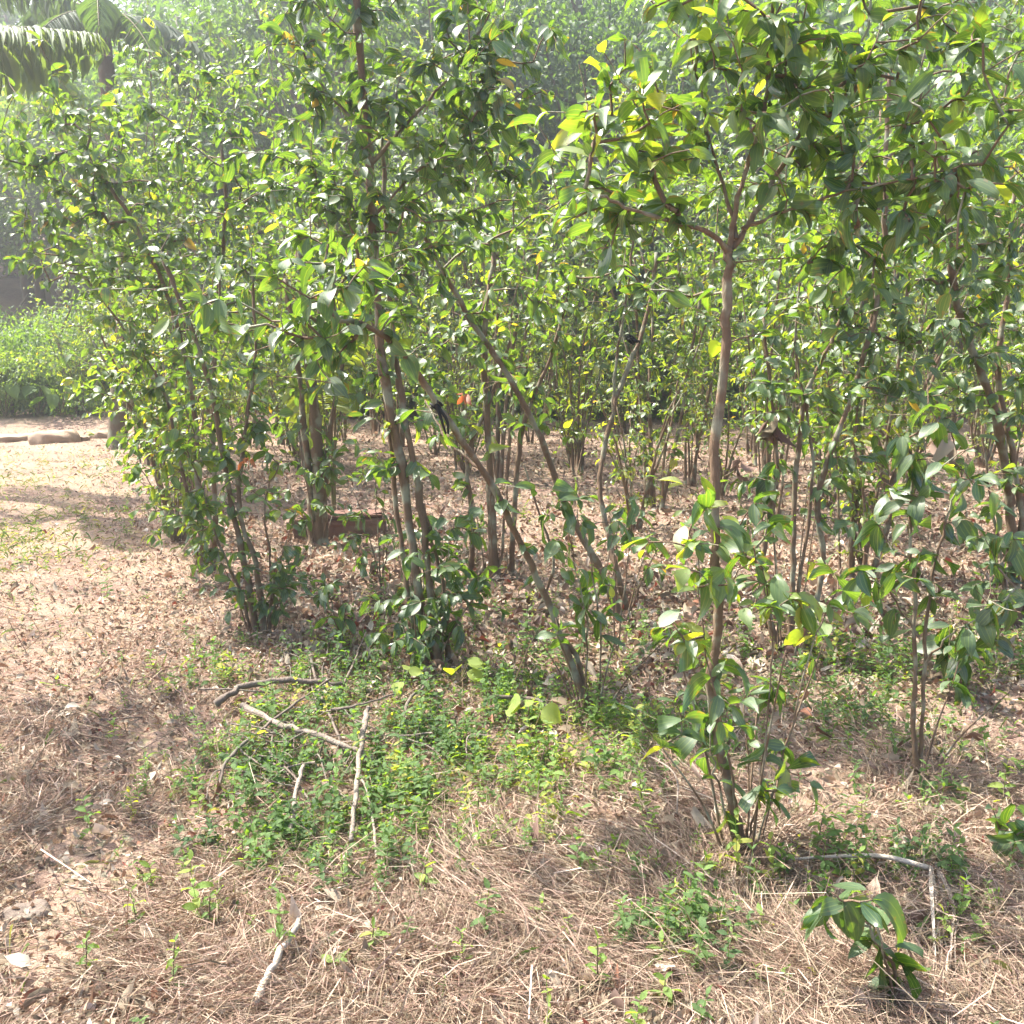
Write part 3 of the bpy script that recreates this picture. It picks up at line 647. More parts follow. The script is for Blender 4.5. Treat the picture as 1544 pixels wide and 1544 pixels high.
# small shoots among the litter
def small_shoot(px, py, label, blobs, stems, lsize=.1, tint=.4, nl=7):
    b = G(px, py)
    st = [([b] + [P(x, y, b[1] + dd) for x, y, dd in s], .005, .0022) for s in stems]
    return traced_tree('cinnamon_shoot', label, 'sapling', b, st, [BL(x, y, b[1] + dd, r, k, t) for x, y, dd, r, k, t in blobs], lsize=lsize, nl=nl, twig=.13, droop=.7, sprouts=0, brad=1.2)
small_shoot(1352, 1530, 'foreground seedling with big spotted leaves at the bottom right', [(1250, 1370, 0, 22, 2, .45), (1310, 1355, 0, 25, 2, .5), (1330, 1420, 0, 25, 3, .3), (1325, 1480, 0, 30, 3, .5), (1370, 1440, 0, 20, 1, .5)],
            [[(1340, 1470, -.02), (1320, 1390, -.04)], [(1345, 1450, 0), (1290, 1380, 0), (1255, 1345, 0)]], .115, nl=6)
small_shoot(1575, 1310, 'seedling with curved glossy leaves cut by the right edge, above the dry ground', [(1510, 1235, 0, 30, 3, .35), (1540, 1245, 0, 30, 3, .4)], [[(1550, 1275, 0), (1515, 1245, -.03)]], .1, nl=5)
small_shoot(515, 985, 'thin young shoot with star of dark leaves between the path clump and the tall clump', [(470, 880, 0, 40, 6, .35), (520, 900, 0, 40, 5, .35), (500, 940, 0, 35, 4, .4)], [[(505, 930, 0), (485, 870, 0)], [(520, 930, 0), (530, 880, 0)]], .09)
small_shoot(575, 890, 'dark spindly bush of many wiry stems under the tall clump, left of it', [(560, 770, 0, 45, 8, .3), (590, 820, 0, 40, 6, .3), (540, 830, 0, 40, 6, .3), (550, 690, 0, 45, 6, .35)],
            [[(570, 800, 0), (565, 700, 0)], [(585, 820, 0), (600, 750, 0)], [(560, 820, 0), (535, 740, 0)], [(578, 840, .1), (580, 720, .1)]], .1)
small_shoot(985, 740, 'stubby mossy stump shoot in the sunlit gap right of centre', [(975, 660, 0, 30, 8, .3), (980, 700, 0, 25, 6, .3)], [[(980, 700, 0), (975, 640, 0)], [(975, 700, 0), (965, 660, 0)]], .09)
small_shoot(930, 1000, 'thin two leaf shoot right of the leaning stem foot', [(940, 800, 0, 35, 4, .3), (960, 760, 0, 40, 3, .35), (920, 880, 0, 30, 3, .3)], [[(925, 900, 0), (930, 790, 0)], [(940, 900, 0), (955, 760, 0)]], .11)
small_shoot(1430, 1060, 'low plant with one very long hanging leaf at right, below the dark sapling', [(1430, 960, 0, 35, 4, .2), (1470, 980, 0, 30, 3, .25)], [[(1430, 1000, 0), (1432, 945, 0)]], .17, nl=5)

# ------------------------------------------------------------------ rows of trees behind
def proto_tree(i, name, h, nst, spread, ntw, lsize, tint, mat):
    base = np.zeros(3); st = []; bl = []
    for s in range(nst):
        a = rng.uniform(0, 6.28); r = spread * rng.uniform(.3, 1)
        f0 = np.array([math.cos(a), math.sin(a), 0]) * .10 * rng.random()
        hh = h * rng.uniform(.65, 1)
        p1 = f0 + np.array([math.cos(a) * r * .25, math.sin(a) * r * .25, hh * .35]) + rng.normal(0, .04, 3)
        p2 = f0 + np.array([math.cos(a) * r * .6, math.sin(a) * r * .6, hh * .7]) + rng.normal(0, .06, 3)
        p3 = f0 + np.array([math.cos(a) * r, math.sin(a) * r, hh])
        rr = rng.uniform(.006, .024)
        st.append(([f0, p1, p2, p3], rr, rr * .4))
        bl.append((p3, .5, int(ntw * .34), tint)); bl.append((p2 + [0, 0, .1], .5, int(ntw * .34), tint + .04)); bl.append((p1 + [0, 0, .25], .42, int(ntw * .15), tint + .1)); bl.append((f0 + (p1 - f0) * .5 + [0, 0, .1], .2, 1, tint + .12))
    if i % 2 == 0: bl.append((np.array([0, 0, .45]), .3, 4, tint + .12))
    global hgt
    return name, st, bl, lsize, mat
_h = hgt
def make_proto(i, h, nst, spread, ntw, lsize, tint):
    global hgt
    name, st, bl, ls, mat = proto_tree(i, 'cinnamon_tree', h, nst, spread, ntw, lsize, tint, M_bark)
    hgt = lambda x, y: np.zeros_like(np.asarray(x, float))
    o = traced_tree('cinnamon_tree', 'x', 'tree', np.zeros(3), st, bl, lsize=ls, bank=LO, tint=tint, group='cinnamon trees in the rows behind', nl=11, dens=1.0, brad=1.25, sprouts=0)
    hgt = _h
    return o
protos = [make_proto(0, 3.5, 7, .8, 58, .10, .55), make_proto(1, 4.6, 6, .9, 80, .105, .5), make_proto(2, 3.0, 8, .9, 44, .095, .6), make_proto(3, 2.1, 10, .7, 20, .09, .64), make_proto(4, 5.8, 6, 1.2, 100, .11, .48)]
spots = []
row = 0
y = 6.3
while y < 21:
    xl = pathedge(y) - .1; xr = .60 * y + 1.2
    x = xl + rng.uniform(0, .6)
    while x < xr:
        xx = x + rng.normal(0, .25); yy = y + rng.normal(0, .25)
        px = 772 + xx / yy * F
        ok = True
        if yy < 7.6 and (300 < px < 620): ok = False              # keep the view to the block open
        if yy < 9.5 and (400 < px < 640): ok = False
        if yy < 8.5 and 860 < px < 1010: ok = False
        if yy < 7.2 and 1330 < px < 1500: ok = False
        if ok: spots.append((xx, yy))
        x += rng.uniform(1.3, 1.95) * (1 + .02 * y)
    y += 1.3 * (1 + .02 * y); row += 1
n_main = len(spots)
for q in range(400):                                       # low shoots between the rows
    yv = 6 + 15 * rng.random() ** .8; xl = pathedge(yv) + .1; xx = rng.uniform(xl, .6 * yv + .6); px = 772 + xx / yv * F
    if yv < 7.6 and 300 < px < 640: continue
    if yv < 9.5 and 420 < px < 600: continue
    if len(spots) - n_main < 34: spots.append((xx, yv))
print('row trees', len(spots))
first = [True] * len(protos)
dist_words = [(8.5, 'beyond the near trees'), (12, 'midway back in the grove'), (16, 'deep in the grove'), (99, 'near the hillside')]
side_words = [(330, 'beside the path'), (620, 'left of the tall clump'), (900, 'straight ahead'), (1180, 'behind the nearest trunk'), (9999, 'towards the right edge')]
kind_words = ['with slender stems', 'narrow and fairly tall', 'low and wide', 'short and bushy', 'very tall and arching']
for si_, (x, yv) in enumerate(spots):
    k = int(rng.choice(len(protos), p=[.22, .16, .24, .22, .16] if yv < 13 else [.15, .2, .2, .15, .3]) if yv > 9 else rng.choice([0, 1, 2, 3], p=[.3, .2, .3, .2]))
    if si_ >= n_main: k = 3
    px = 772 + x / yv * F
    lab = ('small cinnamon shoot' if si_ >= n_main else 'cinnamon tree ' + kind_words[k]) + ' ' + next(w for d, w in dist_words if yv < d) + ', ' + next(w for d, w in side_words if px < d)
    loc = (x, yv, float(hgt(x, yv)) - .02); rz = rng.uniform(0, 6.28); sc = rng.uniform(.82, 1.15) * (.6 if si_ >= n_main else 1) * (rng.uniform(1.0, 1.3) if yv > 8.5 and k in (1, 4) else 1)
    if first[k]:
        first[k] = False; o = protos[k]; o.location = loc; o.rotation_euler = (0, 0, rz); o.scale = (sc,) * 3; o['label'] = lab
    else: copy_thing(protos[k], loc, rz, sc, lab)
for k in range(len(protos)):
    if first[k]: protos[k].location = (3 + k, 15, float(hgt(3 + k, 15)))

# ------------------------------------------------------------------ background wood
def forest_proto(h, cr, nclump, nleaf, ls, tint, name='forest_tree', label='x', cat='tree', group='tall trees on the hillside behind the grove', low=False):
    o = root(name, (0, 0, 0), label, cat, group)
    mb = MB(); tr = catmull([[0, 0, 0], rng.normal(0, .15, 3) * [1, 1, 0] + [0, 0, h * .3], rng.normal(0, .25, 3) * [1, 1, 0] + [0, 0, h * .6], [0, 0, h * .9]], 5)
    tube(mb, tr, np.linspace(h * .022, h * .006, len(tr)), 8, .05)
    lm = MB(); cs = []
    for c in range(nclump):
        u = nrm(rng.normal(size=3)) * rng.random() ** .4; 
        cen = np.array([u[0] * cr, u[1] * cr, (h * .46 + u[2] * h * .5) if low else (h * .62 + u[2] * h * .38)])
        if low: cen[:2] *= rng.uniform(.8, 1.35)
        rad = cr * rng.uniform(.22, .42); cs.append((cen, rad))
        j = tr[int(rng.integers(len(tr) // 3, len(tr)))]
        if j[2] < cen[2] + .5: tube(mb, catmull([j, (j + cen) / 2 + [0, 0, -.1], cen], 3), np.linspace(h * .007, .01, 7), 5, cap=False)
        n = int(nleaf / nclump)
        q = nrm(rng.normal(size=(n, 3))) * (rng.random((n, 1)) ** .5) * rad * np.array([1.15, 1.15, .7]) + cen
        d = nrm((q - cen) * .6 / rad + rng.normal(0, .6, (n, 3)) + [0, 0, -.5])
        leaves(lm, q, d, np.array([0, 0, 1.0]) + rng.normal(0, .6, (n, 3)), ls * rng.uniform(.6, 1.3, n), np.clip(tint + rng.normal(0, .15) + rng.normal(0, .12, n), 0, 1), LO[:2])
    mb.build('trunk', M_bark_dark, o); lm.build('crown', M_leaf_far, o)
    return o
FP = [forest_proto(9, 2.8, 34, 9000, .15, .3), forest_proto(11, 3.3, 40, 11000, .16, .2), forest_proto(7.5, 2.4, 30, 8000, .13, .5), forest_proto(10, 2.6, 26, 7000, .18, .4)]
fk = ['rounded', 'tall and dark', 'low and light green', 'loose and open']
used = set(); fcount = 0
yy = 23.5
while yy < 46:
    xx = -.62 * yy - 2
    while xx < .62 * yy + 3:
        x = xx + rng.normal(0, .5); yv = yy + rng.normal(0, .6)
        px = 772 + x / yv * F
        if not (px < 230 and yv < 25):
            k = int(rng.integers(0, 4)); loc = (x, yv, float(hgt(x, yv)) - .1); sc = rng.uniform(1.0, 1.35)
            lab = 'forest tree, %s, %s, %s' % (fk[k], 'at the foot of the hillside' if yv < 31 else ('partway up the hillside' if yv < 41 else 'high on the hillside'), next(w for d, w in [(330, 'at the upper left'), (640, 'left of centre'), (900, 'at top centre'), (1200, 'right of centre'), (9999, 'at the upper right')] if px < d))
            if k not in used:
                used.add(k); o = FP[k]; o.location = loc; o.scale = (sc,) * 3; o['label'] = lab
            else: copy_thing(FP[k], loc, rng.uniform(0, 6.28), sc, lab)
            fcount += 1
        xx += 3.1
    yy += 3.7
print('forest', fcount)

# bushes at the end of the path
SP = [forest_proto(1.8, 1.0, 26, 5200, .075, .7, 'shrub', 'x', 'shrub', 'light green bushes at the end of the path', True), forest_proto(2.6, 1.4, 30, 7000, .08, .55, 'shrub', 'x', 'shrub', 'light green bushes at the end of the path', True)]
bspots = [(20, 19.3, 0), (75, 20.6, 0), (125, 19.4, 1), (185, 20.5, 0), (-30, 19.6, 1), (40, 21.5, 1), (100, 22, 1), (160, 22.5, 1), (-10, 23.5, 1), (240, 21, 1), (60, 24.5, 1), (210, 24, 1), (300, 23, 1)]
su = set()
words = ['front bush left of the dark gap', 'front bush behind the big flat rock', 'front bush touching the grove at the path end', 'front bush hugging the tree row', 'bush cut by the left edge', 'second row bush above the flat rock', 'second row bush in the middle of the group', 'second row bush near the tree row', 'back bush at the left edge', 'bush half hidden by the path side trees', 'back bush below the dark trees', 'back bush behind the tree row', 'hidden bush furthest to the right']
for (px, D, k), w in zip(bspots, words):
    p = P(px, 640, D); loc = (p[0], D, float(hgt(p[0], D)) - .05); bz = rng.uniform(.6, 1.35); lab = 'light green small leaved ' + w
    if k not in su:
        su.add(k); o = SP[k]; o.location = loc; o['label'] = lab
    else: copy_thing(SP[k], loc, rng.uniform(0, 6.28), bz, lab)

hb = 0
for D in (21.5, 23.5, 26):
    xx = -.25 * D
    while xx < .6 * D + 1:
        x = xx + rng.normal(0, .3); yv = D + rng.normal(0, .4); k = int(rng.integers(0, 2)); px = 772 + x / yv * F
        o = copy_thing(SP[k], (x, yv, float(hgt(x, yv)) - .05), rng.uniform(0, 6.28), rng.uniform(.9, 1.5), 'bright green hillside bush %s, %s' % (['of low round shape', 'of tall loose shape'][k], next(w for d, w in [(640, 'seen left of centre'), (900, 'seen straight ahead'), (1200, 'seen right of centre'), (9999, 'seen towards the right edge')] if px < d)) + {21.5: ', last row', 23.5: ', slope foot', 26: ', on slope'}[D])
        o['group'] = 'bushes at the foot of the hillside'; hb += 1
        xx += 2.3
print('bushes', hb)
# broad leaved plants beside the rocks
def taro(px, D, label, s):
    p = P(px, 650, D); b = np.array([p[0], D, float(hgt(p[0], D))]); o = root('taro_plant', b, label, 'plant', 'broad leaved plants behind the rocks')
    st = MB(); lf = MB(); A = []; Dd = []
    for i in range(7):
        a = i * 2.4; e = rng.uniform(.9, 1.4); L = s * rng.uniform(.6, 1); t = np.array([math.cos(a) * math.cos(e), math.sin(a) * math.cos(e), math.sin(e)]) * L
        tube(st, catmull([[0, 0, 0], t * .5 + [0, 0, .05], t], 4), np.linspace(.012, .006, 9), 5); A.append(t); Dd.append([math.cos(a), math.sin(a), -.5])
    leaves(lf, np.array(A), np.array(Dd), np.array([[0, 0, 1.0]] * 7) + rng.normal(0, .2, (7, 3)), s * .5, rng.uniform(.35, .7, 7), HI, wscale=1.5)
    st.build('stalk', M_twig, o); lf.build('foliage', M_weed, o)
for a in ((10, 18.6, 'broad leaved plant at the left edge behind the flat rock', .8), (60, 18.8, 'broad leaved plant between the two pale rocks', .7), (95, 18.6, 'broad leaved plant right above the round rock', .7), (125, 19, 'smaller broad leaved plant nearest the tree row', .6)): taro(*a)

# ------------------------------------------------------------------ palms
def frond(mb_r, mb_l, base, d, L, sag, nleaf, ll, tint, roll=0):
    d = nrm(np.asarray(d, float)); n = 14
    f = np.linspace(0, 1, n); hor = nrm(d * [1, 1, 0] + 1e-6)
    pts = base + d * (L * f)[:, None] + np.array([0, 0, -1]) * (sag * L * f ** 2)[:, None]
    tube(mb_r, pts, np.linspace(.022, .005, n) * L / 3, 5, cap=False, t=.9)
    q = np.linspace(.18, 1, nleaf); pos = np.stack([np.interp(q, f, pts[:, i]) for i in range(3)], -1)
    tg = nrm(np.gradient(pos, axis=0)); side = nrm(np.cross(tg, [0, 0, 1.0]))
    for s in (-1, 1):
        dd = nrm(side * s * .8 + tg * .55 + np.array([0, 0, -.45]) + rng.normal(0, .06, pos.shape))
        leaves(mb_l, pos, dd, np.array([[0, 0, 1.0]]) + rng.normal(0, .1, pos.shape) + tg * .3, ll * np.sin(np.pi * (q * .8 + .15)) ** .6, tint + rng.normal(0, .06, len(q)), LO, wscale=.065)
# tall coconut palm
c = P(150, 25, 15.0); b = np.array([c[0] - .3, 15.2, float(hgt(c[0], 15.2))])
o = root('coconut_palm', b, 'coconut palm with drooping fronds in the bright hazy top left corner', 'palm tree')
mb = MB(); tube(mb, catmull([[0, 0, 0], (c - b) * .5 + [.25, 0, 0], c - b], 8), np.linspace(.16, .12, 17), 10, .04); mb.build('trunk', M_bark_dark, o)
for i in range(11):
    a = i * 2.399 + .3; e = rng.uniform(-.3, .9); r_ = MB(); l_ = MB()
    frond(r_, l_, c - b, [math.cos(a) * math.cos(e), math.sin(a) * math.cos(e), math.sin(e)], rng.uniform(1.7, 2.4), .6, 80, .42, .1)
    fr = r_.build('frond', M_twig, o); l_.build('leaflets', M_palm, fr)
for (st, en) in (((-260, 75), (85, 72)),):
    A = P(st[0], st[1], 11) ; B = P(en[0], en[1], 11)
# second palm left out of frame, one frond reaches in
c2 = P(-190, 40, 10.5); b2 = np.array([c2[0] - .2, 10.6, float(hgt(c2[0], 10.6))])
o = root('coconut_palm', b2, 'coconut palm beyond the left edge whose single pale frond reaches into the top left', 'palm tree')
mb = MB(); tube(mb, catmull([[0, 0, 0], (c2 - b2) * .5 + [-.2, 0, 0], c2 - b2], 8), np.linspace(.15, .11, 17), 10, .04); mb.build('trunk', M_bark_dark, o)
for i, (dx, dy, dz, L, sg) in enumerate([(1, .0, .05, 2.35, .08), (.5, .9, .4, 2.6, .4), (-.8, .6, .5, 3, .4), (-.9, -.3, .5, 3, .4), (.2, -.9, .9, 2.4, .4), (-.2, .8, .9, 2.8, .4)]):
    r_ = MB(); l_ = MB(); frond(r_, l_, c2 - b2, [dx, dy, dz], L, sg, 90, .62, .5); fr = r_.build('frond', M_twig, o); l_.build('leaflets', M_palm, fr)
# small palm inside the grove
b = np.array([P(500, 640, 8.6)[0], 8.6, float(hgt(-1.6, 8.6))])
o = root('palm_seedling', b, 'young palm with upright yellow green fronds glowing behind the grey brown trunks', 'palm')
for (x1, y1, x2, y2) in ((490, 640, 478, 520), (505, 600, 530, 400), (500, 640, 455, 560)):
    r_ = MB(); l_ = MB(); A = P(x1, y1, 8.6); B = P(x2, y2, 8.5)
    tube(r_, catmull([[0, 0, 0], (A - b) * .6, A - b], 4), .012, 5, cap=False)
    frond(r_, l_, A - b, B - A, np.linalg.norm(B - A) * 1.1, .1, 34, .34, .95); fr = r_.build('frond', M_twig, o); l_.build('leaflets', M_palm, fr)

# ------------------------------------------------------------------ rocks
def rock(px, py, w, h, label, flat=.5, mat=None):
    p = G(px, py); o = root('rock', p, label, 'rock')
    o2 = None
    import bmesh
    bm = bmesh.new(); bmesh.ops.create_icosphere(bm, subdivisions=4, radius=1)
    ph = rng.uniform(0, 6, 6)
    for v in bm.verts:
        c = np.array(v.co); r = 1 + .18 * math.sin(c[0] * 2.3 + ph[0]) * math.cos(c[1] * 2.9 + ph[1]) + .1 * math.sin(c[2] * 5 + c[0] * 4 + ph[2]) + .05 * math.sin(c[1] * 9 + ph[3]) * math.sin(c[0] * 8 + ph[4])
        c = c * r; c[2] = flat * math.tanh(c[2] / flat * 1.3) + .05 * math.sin(c[0] * 4 + ph[5]) + .03 * math.sin(c[1] * 7 + c[0] * 5)
        v.co = (c[0] * w / 2, c[1] * w / 2.6, c[2] / flat * h * .9 + h * .1)
    me = bpy.data.meshes.new('rock'); bm.to_mesh(me); bm.free(); me.materials.append(mat or M_rock)
    for f in me.polygons: f.use_smooth = True
    bpy.data.objects.remove(o)
    o = bpy.data.objects.new('rock', me); C.objects.link(o); o.location = p; tag(o, label, 'rock', 'rocks across the end of the path')
rock(14, 664, 1.0, .10, 'flat pale rock slab at the left edge where the path ends', .35)
rock(84, 666, .72, .20, 'largest rounded brown rock where the path ends', .7)
rock(152, 660, .36, .11, 'small low rock nearest the tree row at the path end', .6)
rock(122, 664, .3, .08, 'smallest stone between the rounded rock and the tree row', .6)
rock(42, 1385, .12, .03, 'small brown stone half sunk in the bare soil at lower left', .5, M_greywood)

# ------------------------------------------------------------------ reddish block
def block():
    import bmesh
    p = G(445, 812); q = G(585, 808)
    ang = math.atan2(q[1] - p[1] + .25, q[0] - p[0])
    o = root('clay_block', (p + q) / 2, 'long reddish brown weathered block lying behind the pair of grey brown trunks', 'block')
    o.rotation_euler = (0, 0, ang); L = np.linalg.norm(q - p) / 2 * .92
    def box(x0, x1, y0, y1, z0, z1, name):
        bm = bmesh.new(); bmesh.ops.create_cube(bm, size=1)
        for v in bm.verts: v.co = (x0 if v.co.x < 0 else x1, y0 if v.co.y < 0 else y1, z0 if v.co.z < 0 else z1)
        bmesh.ops.bevel(bm, geom=list(bm.edges), offset=.012, segments=2, affect='EDGES')
        bmesh.ops.subdivide_edges(bm, edges=[e for e in bm.edges if e.calc_length() > .1], cuts=6, use_grid_fill=True)
        for v in bm.verts: v.co += Vector(rng.normal(0, .003, 3))
        me = bpy.data.meshes.new(name); bm.to_mesh(me); bm.free(); me.materials.append(M_brick)
        m = bpy.data.objects.new(name, me); C.objects.link(m); m.parent = o
    box(-L, L, -.12, .12, -.03, .17, 'body'); box(-L + .04, L - .02, -.10, .14, .173, .215, 'ledge'); box(-L - .02, -L + .12, -.15, -.123, .0, .19, 'end_lip')
block()

# ------------------------------------------------------------------ sticks
def stick(pts, r0, r1, label, mat=M_pale, name='fallen_stick', lift=None, group='fallen sticks among the weeds'):
    r0 *= .85; r1 *= .8
    w = []
    for i, (px, py) in enumerate(pts):
        g = G(px, py); g[2] += r0 + (lift[i] + .035 if lift else .012); w.append(g)
    w = catmull(w, 5); n = len(w); w = w + rng.normal(0, r0 * .3, w.shape)
    mb = MB(); tube(mb, w - w[0], np.linspace(r0, r1, n) * (1 + .1 * rng.normal(size=n)), 8, .06)
    o = mb.build(name, mat); o.location = Vector(w[0]); tag(o, label, 'stick', group)
stick([(328, 1082), (375, 1066), (440, 1060), (520, 1058)], .019, .014, 'thick dark curved branch at the top of the stick pile', M_greywood, lift=[.02, .05, .06, .03])
stick([(300, 1060), (345, 1062), (400, 1066)], .006, .004, 'thin dark stick poking out left of the thick curved branch', M_greywood, lift=[.02, .03, .03])
stick([(515, 1060), (535, 1025), (552, 985)], .008, .005, 'short dark twig rising from the right end of the curved branch', M_greywood, lift=[.03, .05, .07])
stick([(365, 1092), (420, 1126), (475, 1145), (565, 1176)], .016, .012, 'thick pale stick crossing the pile from left to lower right', lift=[.04, .05, .06, .04])
stick([(556, 1108), (550, 1150), (541, 1205), (530, 1295)], .014, .010, 'long pale stick running down the right side of the pile', lift=[.07, .08, .05, .02])
stick([(330, 1205), (345, 1172), (392, 1138), (440, 1105), (500, 1055)], .009, .006, 'long thin grey stick slanting across the left of the pile', M_greywood, lift=[.01, .03, .05, .07, .06])
stick([(438, 1278), (450, 1218), (458, 1190)], .011, .009, 'short pale upright stick at the foot of the pile', lift=[.01, .04, .05])
stick([(568, 1318), (562, 1262), (548, 1215), (536, 1190)], .005, .004, 'thin white curved twig beside the long pale stick', lift=[.01, .04, .06, .04])
stick([(608, 1108), (618, 1085), (640, 1068), (650, 1050)], .009, .006, 'crooked grey twig in the weeds right of the pile', M_greywood, lift=[.03, .05, .06, .05])
stick([(500, 1110), (540, 1112), (595, 1095)], .008, .004, 'thin brown stick across the top of the long pale one', M_greywood, lift=[.07, .1, .1])
stick([(470, 1010), (480, 1060), (505, 1120), (520, 1160)], .008, .006, 'grey stick lying under the middle of the pile', M_greywood, lift=[.02, .03, .03, .02])
stick([(385, 1543), (415, 1490), (445, 1440), (452, 1415)], .013, .008, 'white splintered stick lying in dry grass at the bottom edge', M_bleach, lift=[.01, .02, .03, .03], group=None)
stick([(745, 1082), (790, 1080), (845, 1096)], .013, .009, 'short brown log end in the weeds at the foot of the leaning stem', M_greywood, lift=[.04, .04, .02])
stick([(1035, 1490), (1065, 1520), (1100, 1550)], .007, .006, 'grey stick in dry grass at the bottom right of centre', M_greywood, group=None)
stick([(790, 1468), (815, 1502), (850, 1530)], .004, .003, 'thin dark twig lying in the dry grass at bottom centre', M_greywood, group=None)
stick([(400, 1150), (440, 1195), (470, 1240)], .007, .005, 'slim brown stick under the left of the pile', M_greywood, lift=[.02, .03, .02])
stick([(1090, 740), (1200, 742), (1330, 748)], .010, .006, 'long dark stick lying level behind the nearest trunk', M_greywood, lift=[.05, .06, .05], group=None)
stick([(655, 905), (715, 890), (790, 885)], .007, .004, 'pale twig on the sunlit litter behind the tall clump', lift=[.02, .03, .02], group=None)
stick([(145, 1105 + 70), (190, 1150), (290, 1090)], .003, .002, 'thin straight twig across the shaded path', M_greywood, group=None)
stick([(150, 1092), (215, 1086)], .006, .004, 'short dark twig on the path above the shadow', M_greywood, group=None)
stick([(965, 1172), (1015, 1215), (1020, 1262)], .004, .003, 'thin pale forked stalk end on the bank, right of centre', lift=[.06, .08, .04], group=None)
for q in range(46):
    cx, cy = 455 + rng.normal(0, 55), 1125 + rng.normal(0, 55); a = rng.uniform(0, 3.14); l = rng.uniform(20, 60)
    if q > 38: cx, cy = 640 + rng.normal(0, 90), 1120 + rng.normal(0, 30)
    stick([(cx - math.cos(a) * l, cy - math.sin(a) * l * .6), (cx + rng.normal(0, 6), cy + rng.normal(0, 5)), (cx + math.cos(a) * l, cy + math.sin(a) * l * .6)], rng.uniform(.003, .006), .002, 'thin twig tangled in the stick pile among the weeds' if q <= 38 else 'thin twig lying in the shaded weeds right of the pile', M_greywood if q % 3 else M_pale, name='twig', lift=[rng.uniform(0, .04), rng.uniform(.02, .07), rng.uniform(0, .06)], group='thin twigs in the stick pile' if q <= 38 else 'thin twigs right of the pile')
# dry palm leaf at the lower right
b = G(1215, 1318); o = root('dry_palm_leaf', b, 'bleached dry palm leaf folded over at the lower right, pale midrib and hanging strips', 'dry leaf')
def gp(px, py, l): g = G(px, py); g[2] += l + .012 + rng.normal(0, .006); g[:2] += rng.normal(0, .006, 2); return g - b
mb = MB(); tube(mb, catmull([gp(1190, 1318, .02), gp(1260, 1322, .045), gp(1330, 1332, .06), gp(1402, 1338, .06)], 6), np.linspace(.003, .009, 19), 6, .08); mb.build('midrib', M_bleach, o)
for k, (xa, xb, xc) in enumerate(((1400, 1405, 1415), (1408, 1432, 1425), (1404, 1422, 1408), (1412, 1440, 1436), (1398, 1412, 1380))):
    c = catmull([gp(xa, 1338, .06), gp(xb, 1400, .07 - .01 * k), gp(xb - 2, 1450, .05), gp(xc, 1510, .015)], 6)
    sd = nrm(np.array([1, .3 * (k - 2), .5])); wd = np.interp(np.arange(len(c)), [0, 3, 12, len(c) - 1], [.002, .006, .003, .0008])[:, None]
    v = np.stack([c - sd * wd, c + [0, 0, -.004], c + sd * wd], 1).reshape(-1, 3); i = np.arange(len(c) - 1)[:, None] * 3 + np.arange(2)[None]
    mb = MB(); mb.add(v, np.stack([i, i + 1, i + 4, i + 3], -1).reshape(-1, 4), None, .9); mb.build('strip', M_greywood if k == 2 else (M_pale if k % 2 else M_bleach), o)

# ------------------------------------------------------------------ single fallen leaves
def fallen(px, py, s, t, label, ang, mat=M_dead, lift=.03):
    g = G(px, py); g[2] += lift; mb = MB()
    leaves(mb, np.zeros((1, 3)), np.array([[math.cos(ang), math.sin(ang), .12]]), np.array([[.1, -.45, 1.0]]), s, t, [HI[0]], None)
    o = mb.build('fallen_leaf', mat); o.location = Vector(g); tag(o, label, 'leaf', 'single large fallen leaves')
fallen(178, 1392, .065, .93, 'large pale fallen leaf on bare soil at the lower left', .6)
fallen(250, 1100, .05, .93, 'small white fallen leaf in the middle of the path', .2)
fallen(1345, 1512, .06, 1.0, 'red brown fallen leaf beside the foreground seedling', -.1)
fallen(1430, 1455, .07, 1.0, 'dark maroon fallen leaf right of the dry palm strips', -.3)
fallen(1515, 1430, .08, .45, 'curled orange brown fallen leaf at the right edge', .1)
fallen(30, 1532, .07, 1.0, 'maroon fallen leaf at the bottom left corner', .9)
fallen(280, 1272, .035, 1.0, 'small dark red fallen leaf below the path shadow', .4)
fallen(150, 1225, .05, .9, 'pale grey fallen leaf at the lower edge of the path shadow', .3)
fallen(1330, 940, .13, .9, 'long curled pale leaf on the sunlit litter at right', -.5)
fallen(1290, 985, .12, .85, 'broad pale dry leaf below the long curled one at right', .7)
fallen(960, 950, .12, .8, 'dry tan leaf right of the thin shoot', .2)
fallen(1010, 1035, .12, .5, 'long brown dry leaf right of the leaning stem foot', .1)
# hanging dead and coloured leaves, tie strips
def cluster(px, py, D, n, s, mat, t, label, cat='dead leaves', name='dead_leaf_cluster'):
    p = P(px, py, D); mb = MB(); d = rng.normal(0, .45, (n, 3)) + [0, 0, -1.0]
    leaves(mb, rng.normal(0, s * .22, (n, 3)), d, rng.normal(size=(n, 3)), s * rng.uniform(.7, 1.2, n), t + rng.normal(0, .08, n), CURL if mat is M_dead else HI)
    o = mb.build(name, mat); o.location = Vector(p); tag(o, label, cat)
cluster(1168, 640, G(1190, 985)[1] - .05, 16, .075, M_dead, .1, 'rusty brown dead leaves hanging in the reddish stems behind the nearest trunk')
cluster(1118, 700, G(1190, 985)[1], 6, .07, M_dead, .25, 'lower tuft of rusty dead leaves left of the hanging rusty clump')
cluster(370, 690, G(388, 955)[1] - .1, 7, .05, M_red, .5, 'tuft of young red leaves on the low clump at the path edge', 'young leaves', 'young_leaf_tuft')
cluster(1425, 665, G(1380, 1165)[1], 7, .08, M_dead, .5, 'pinkish brown withered leaves at the top of the dark sapling')
cluster(488, 440, 6.9, 16, .06, M_red, 1.0, 'orange yellow leaf tuft left of the glowing palm fronds', 'young leaves', 'young_leaf_tuft')
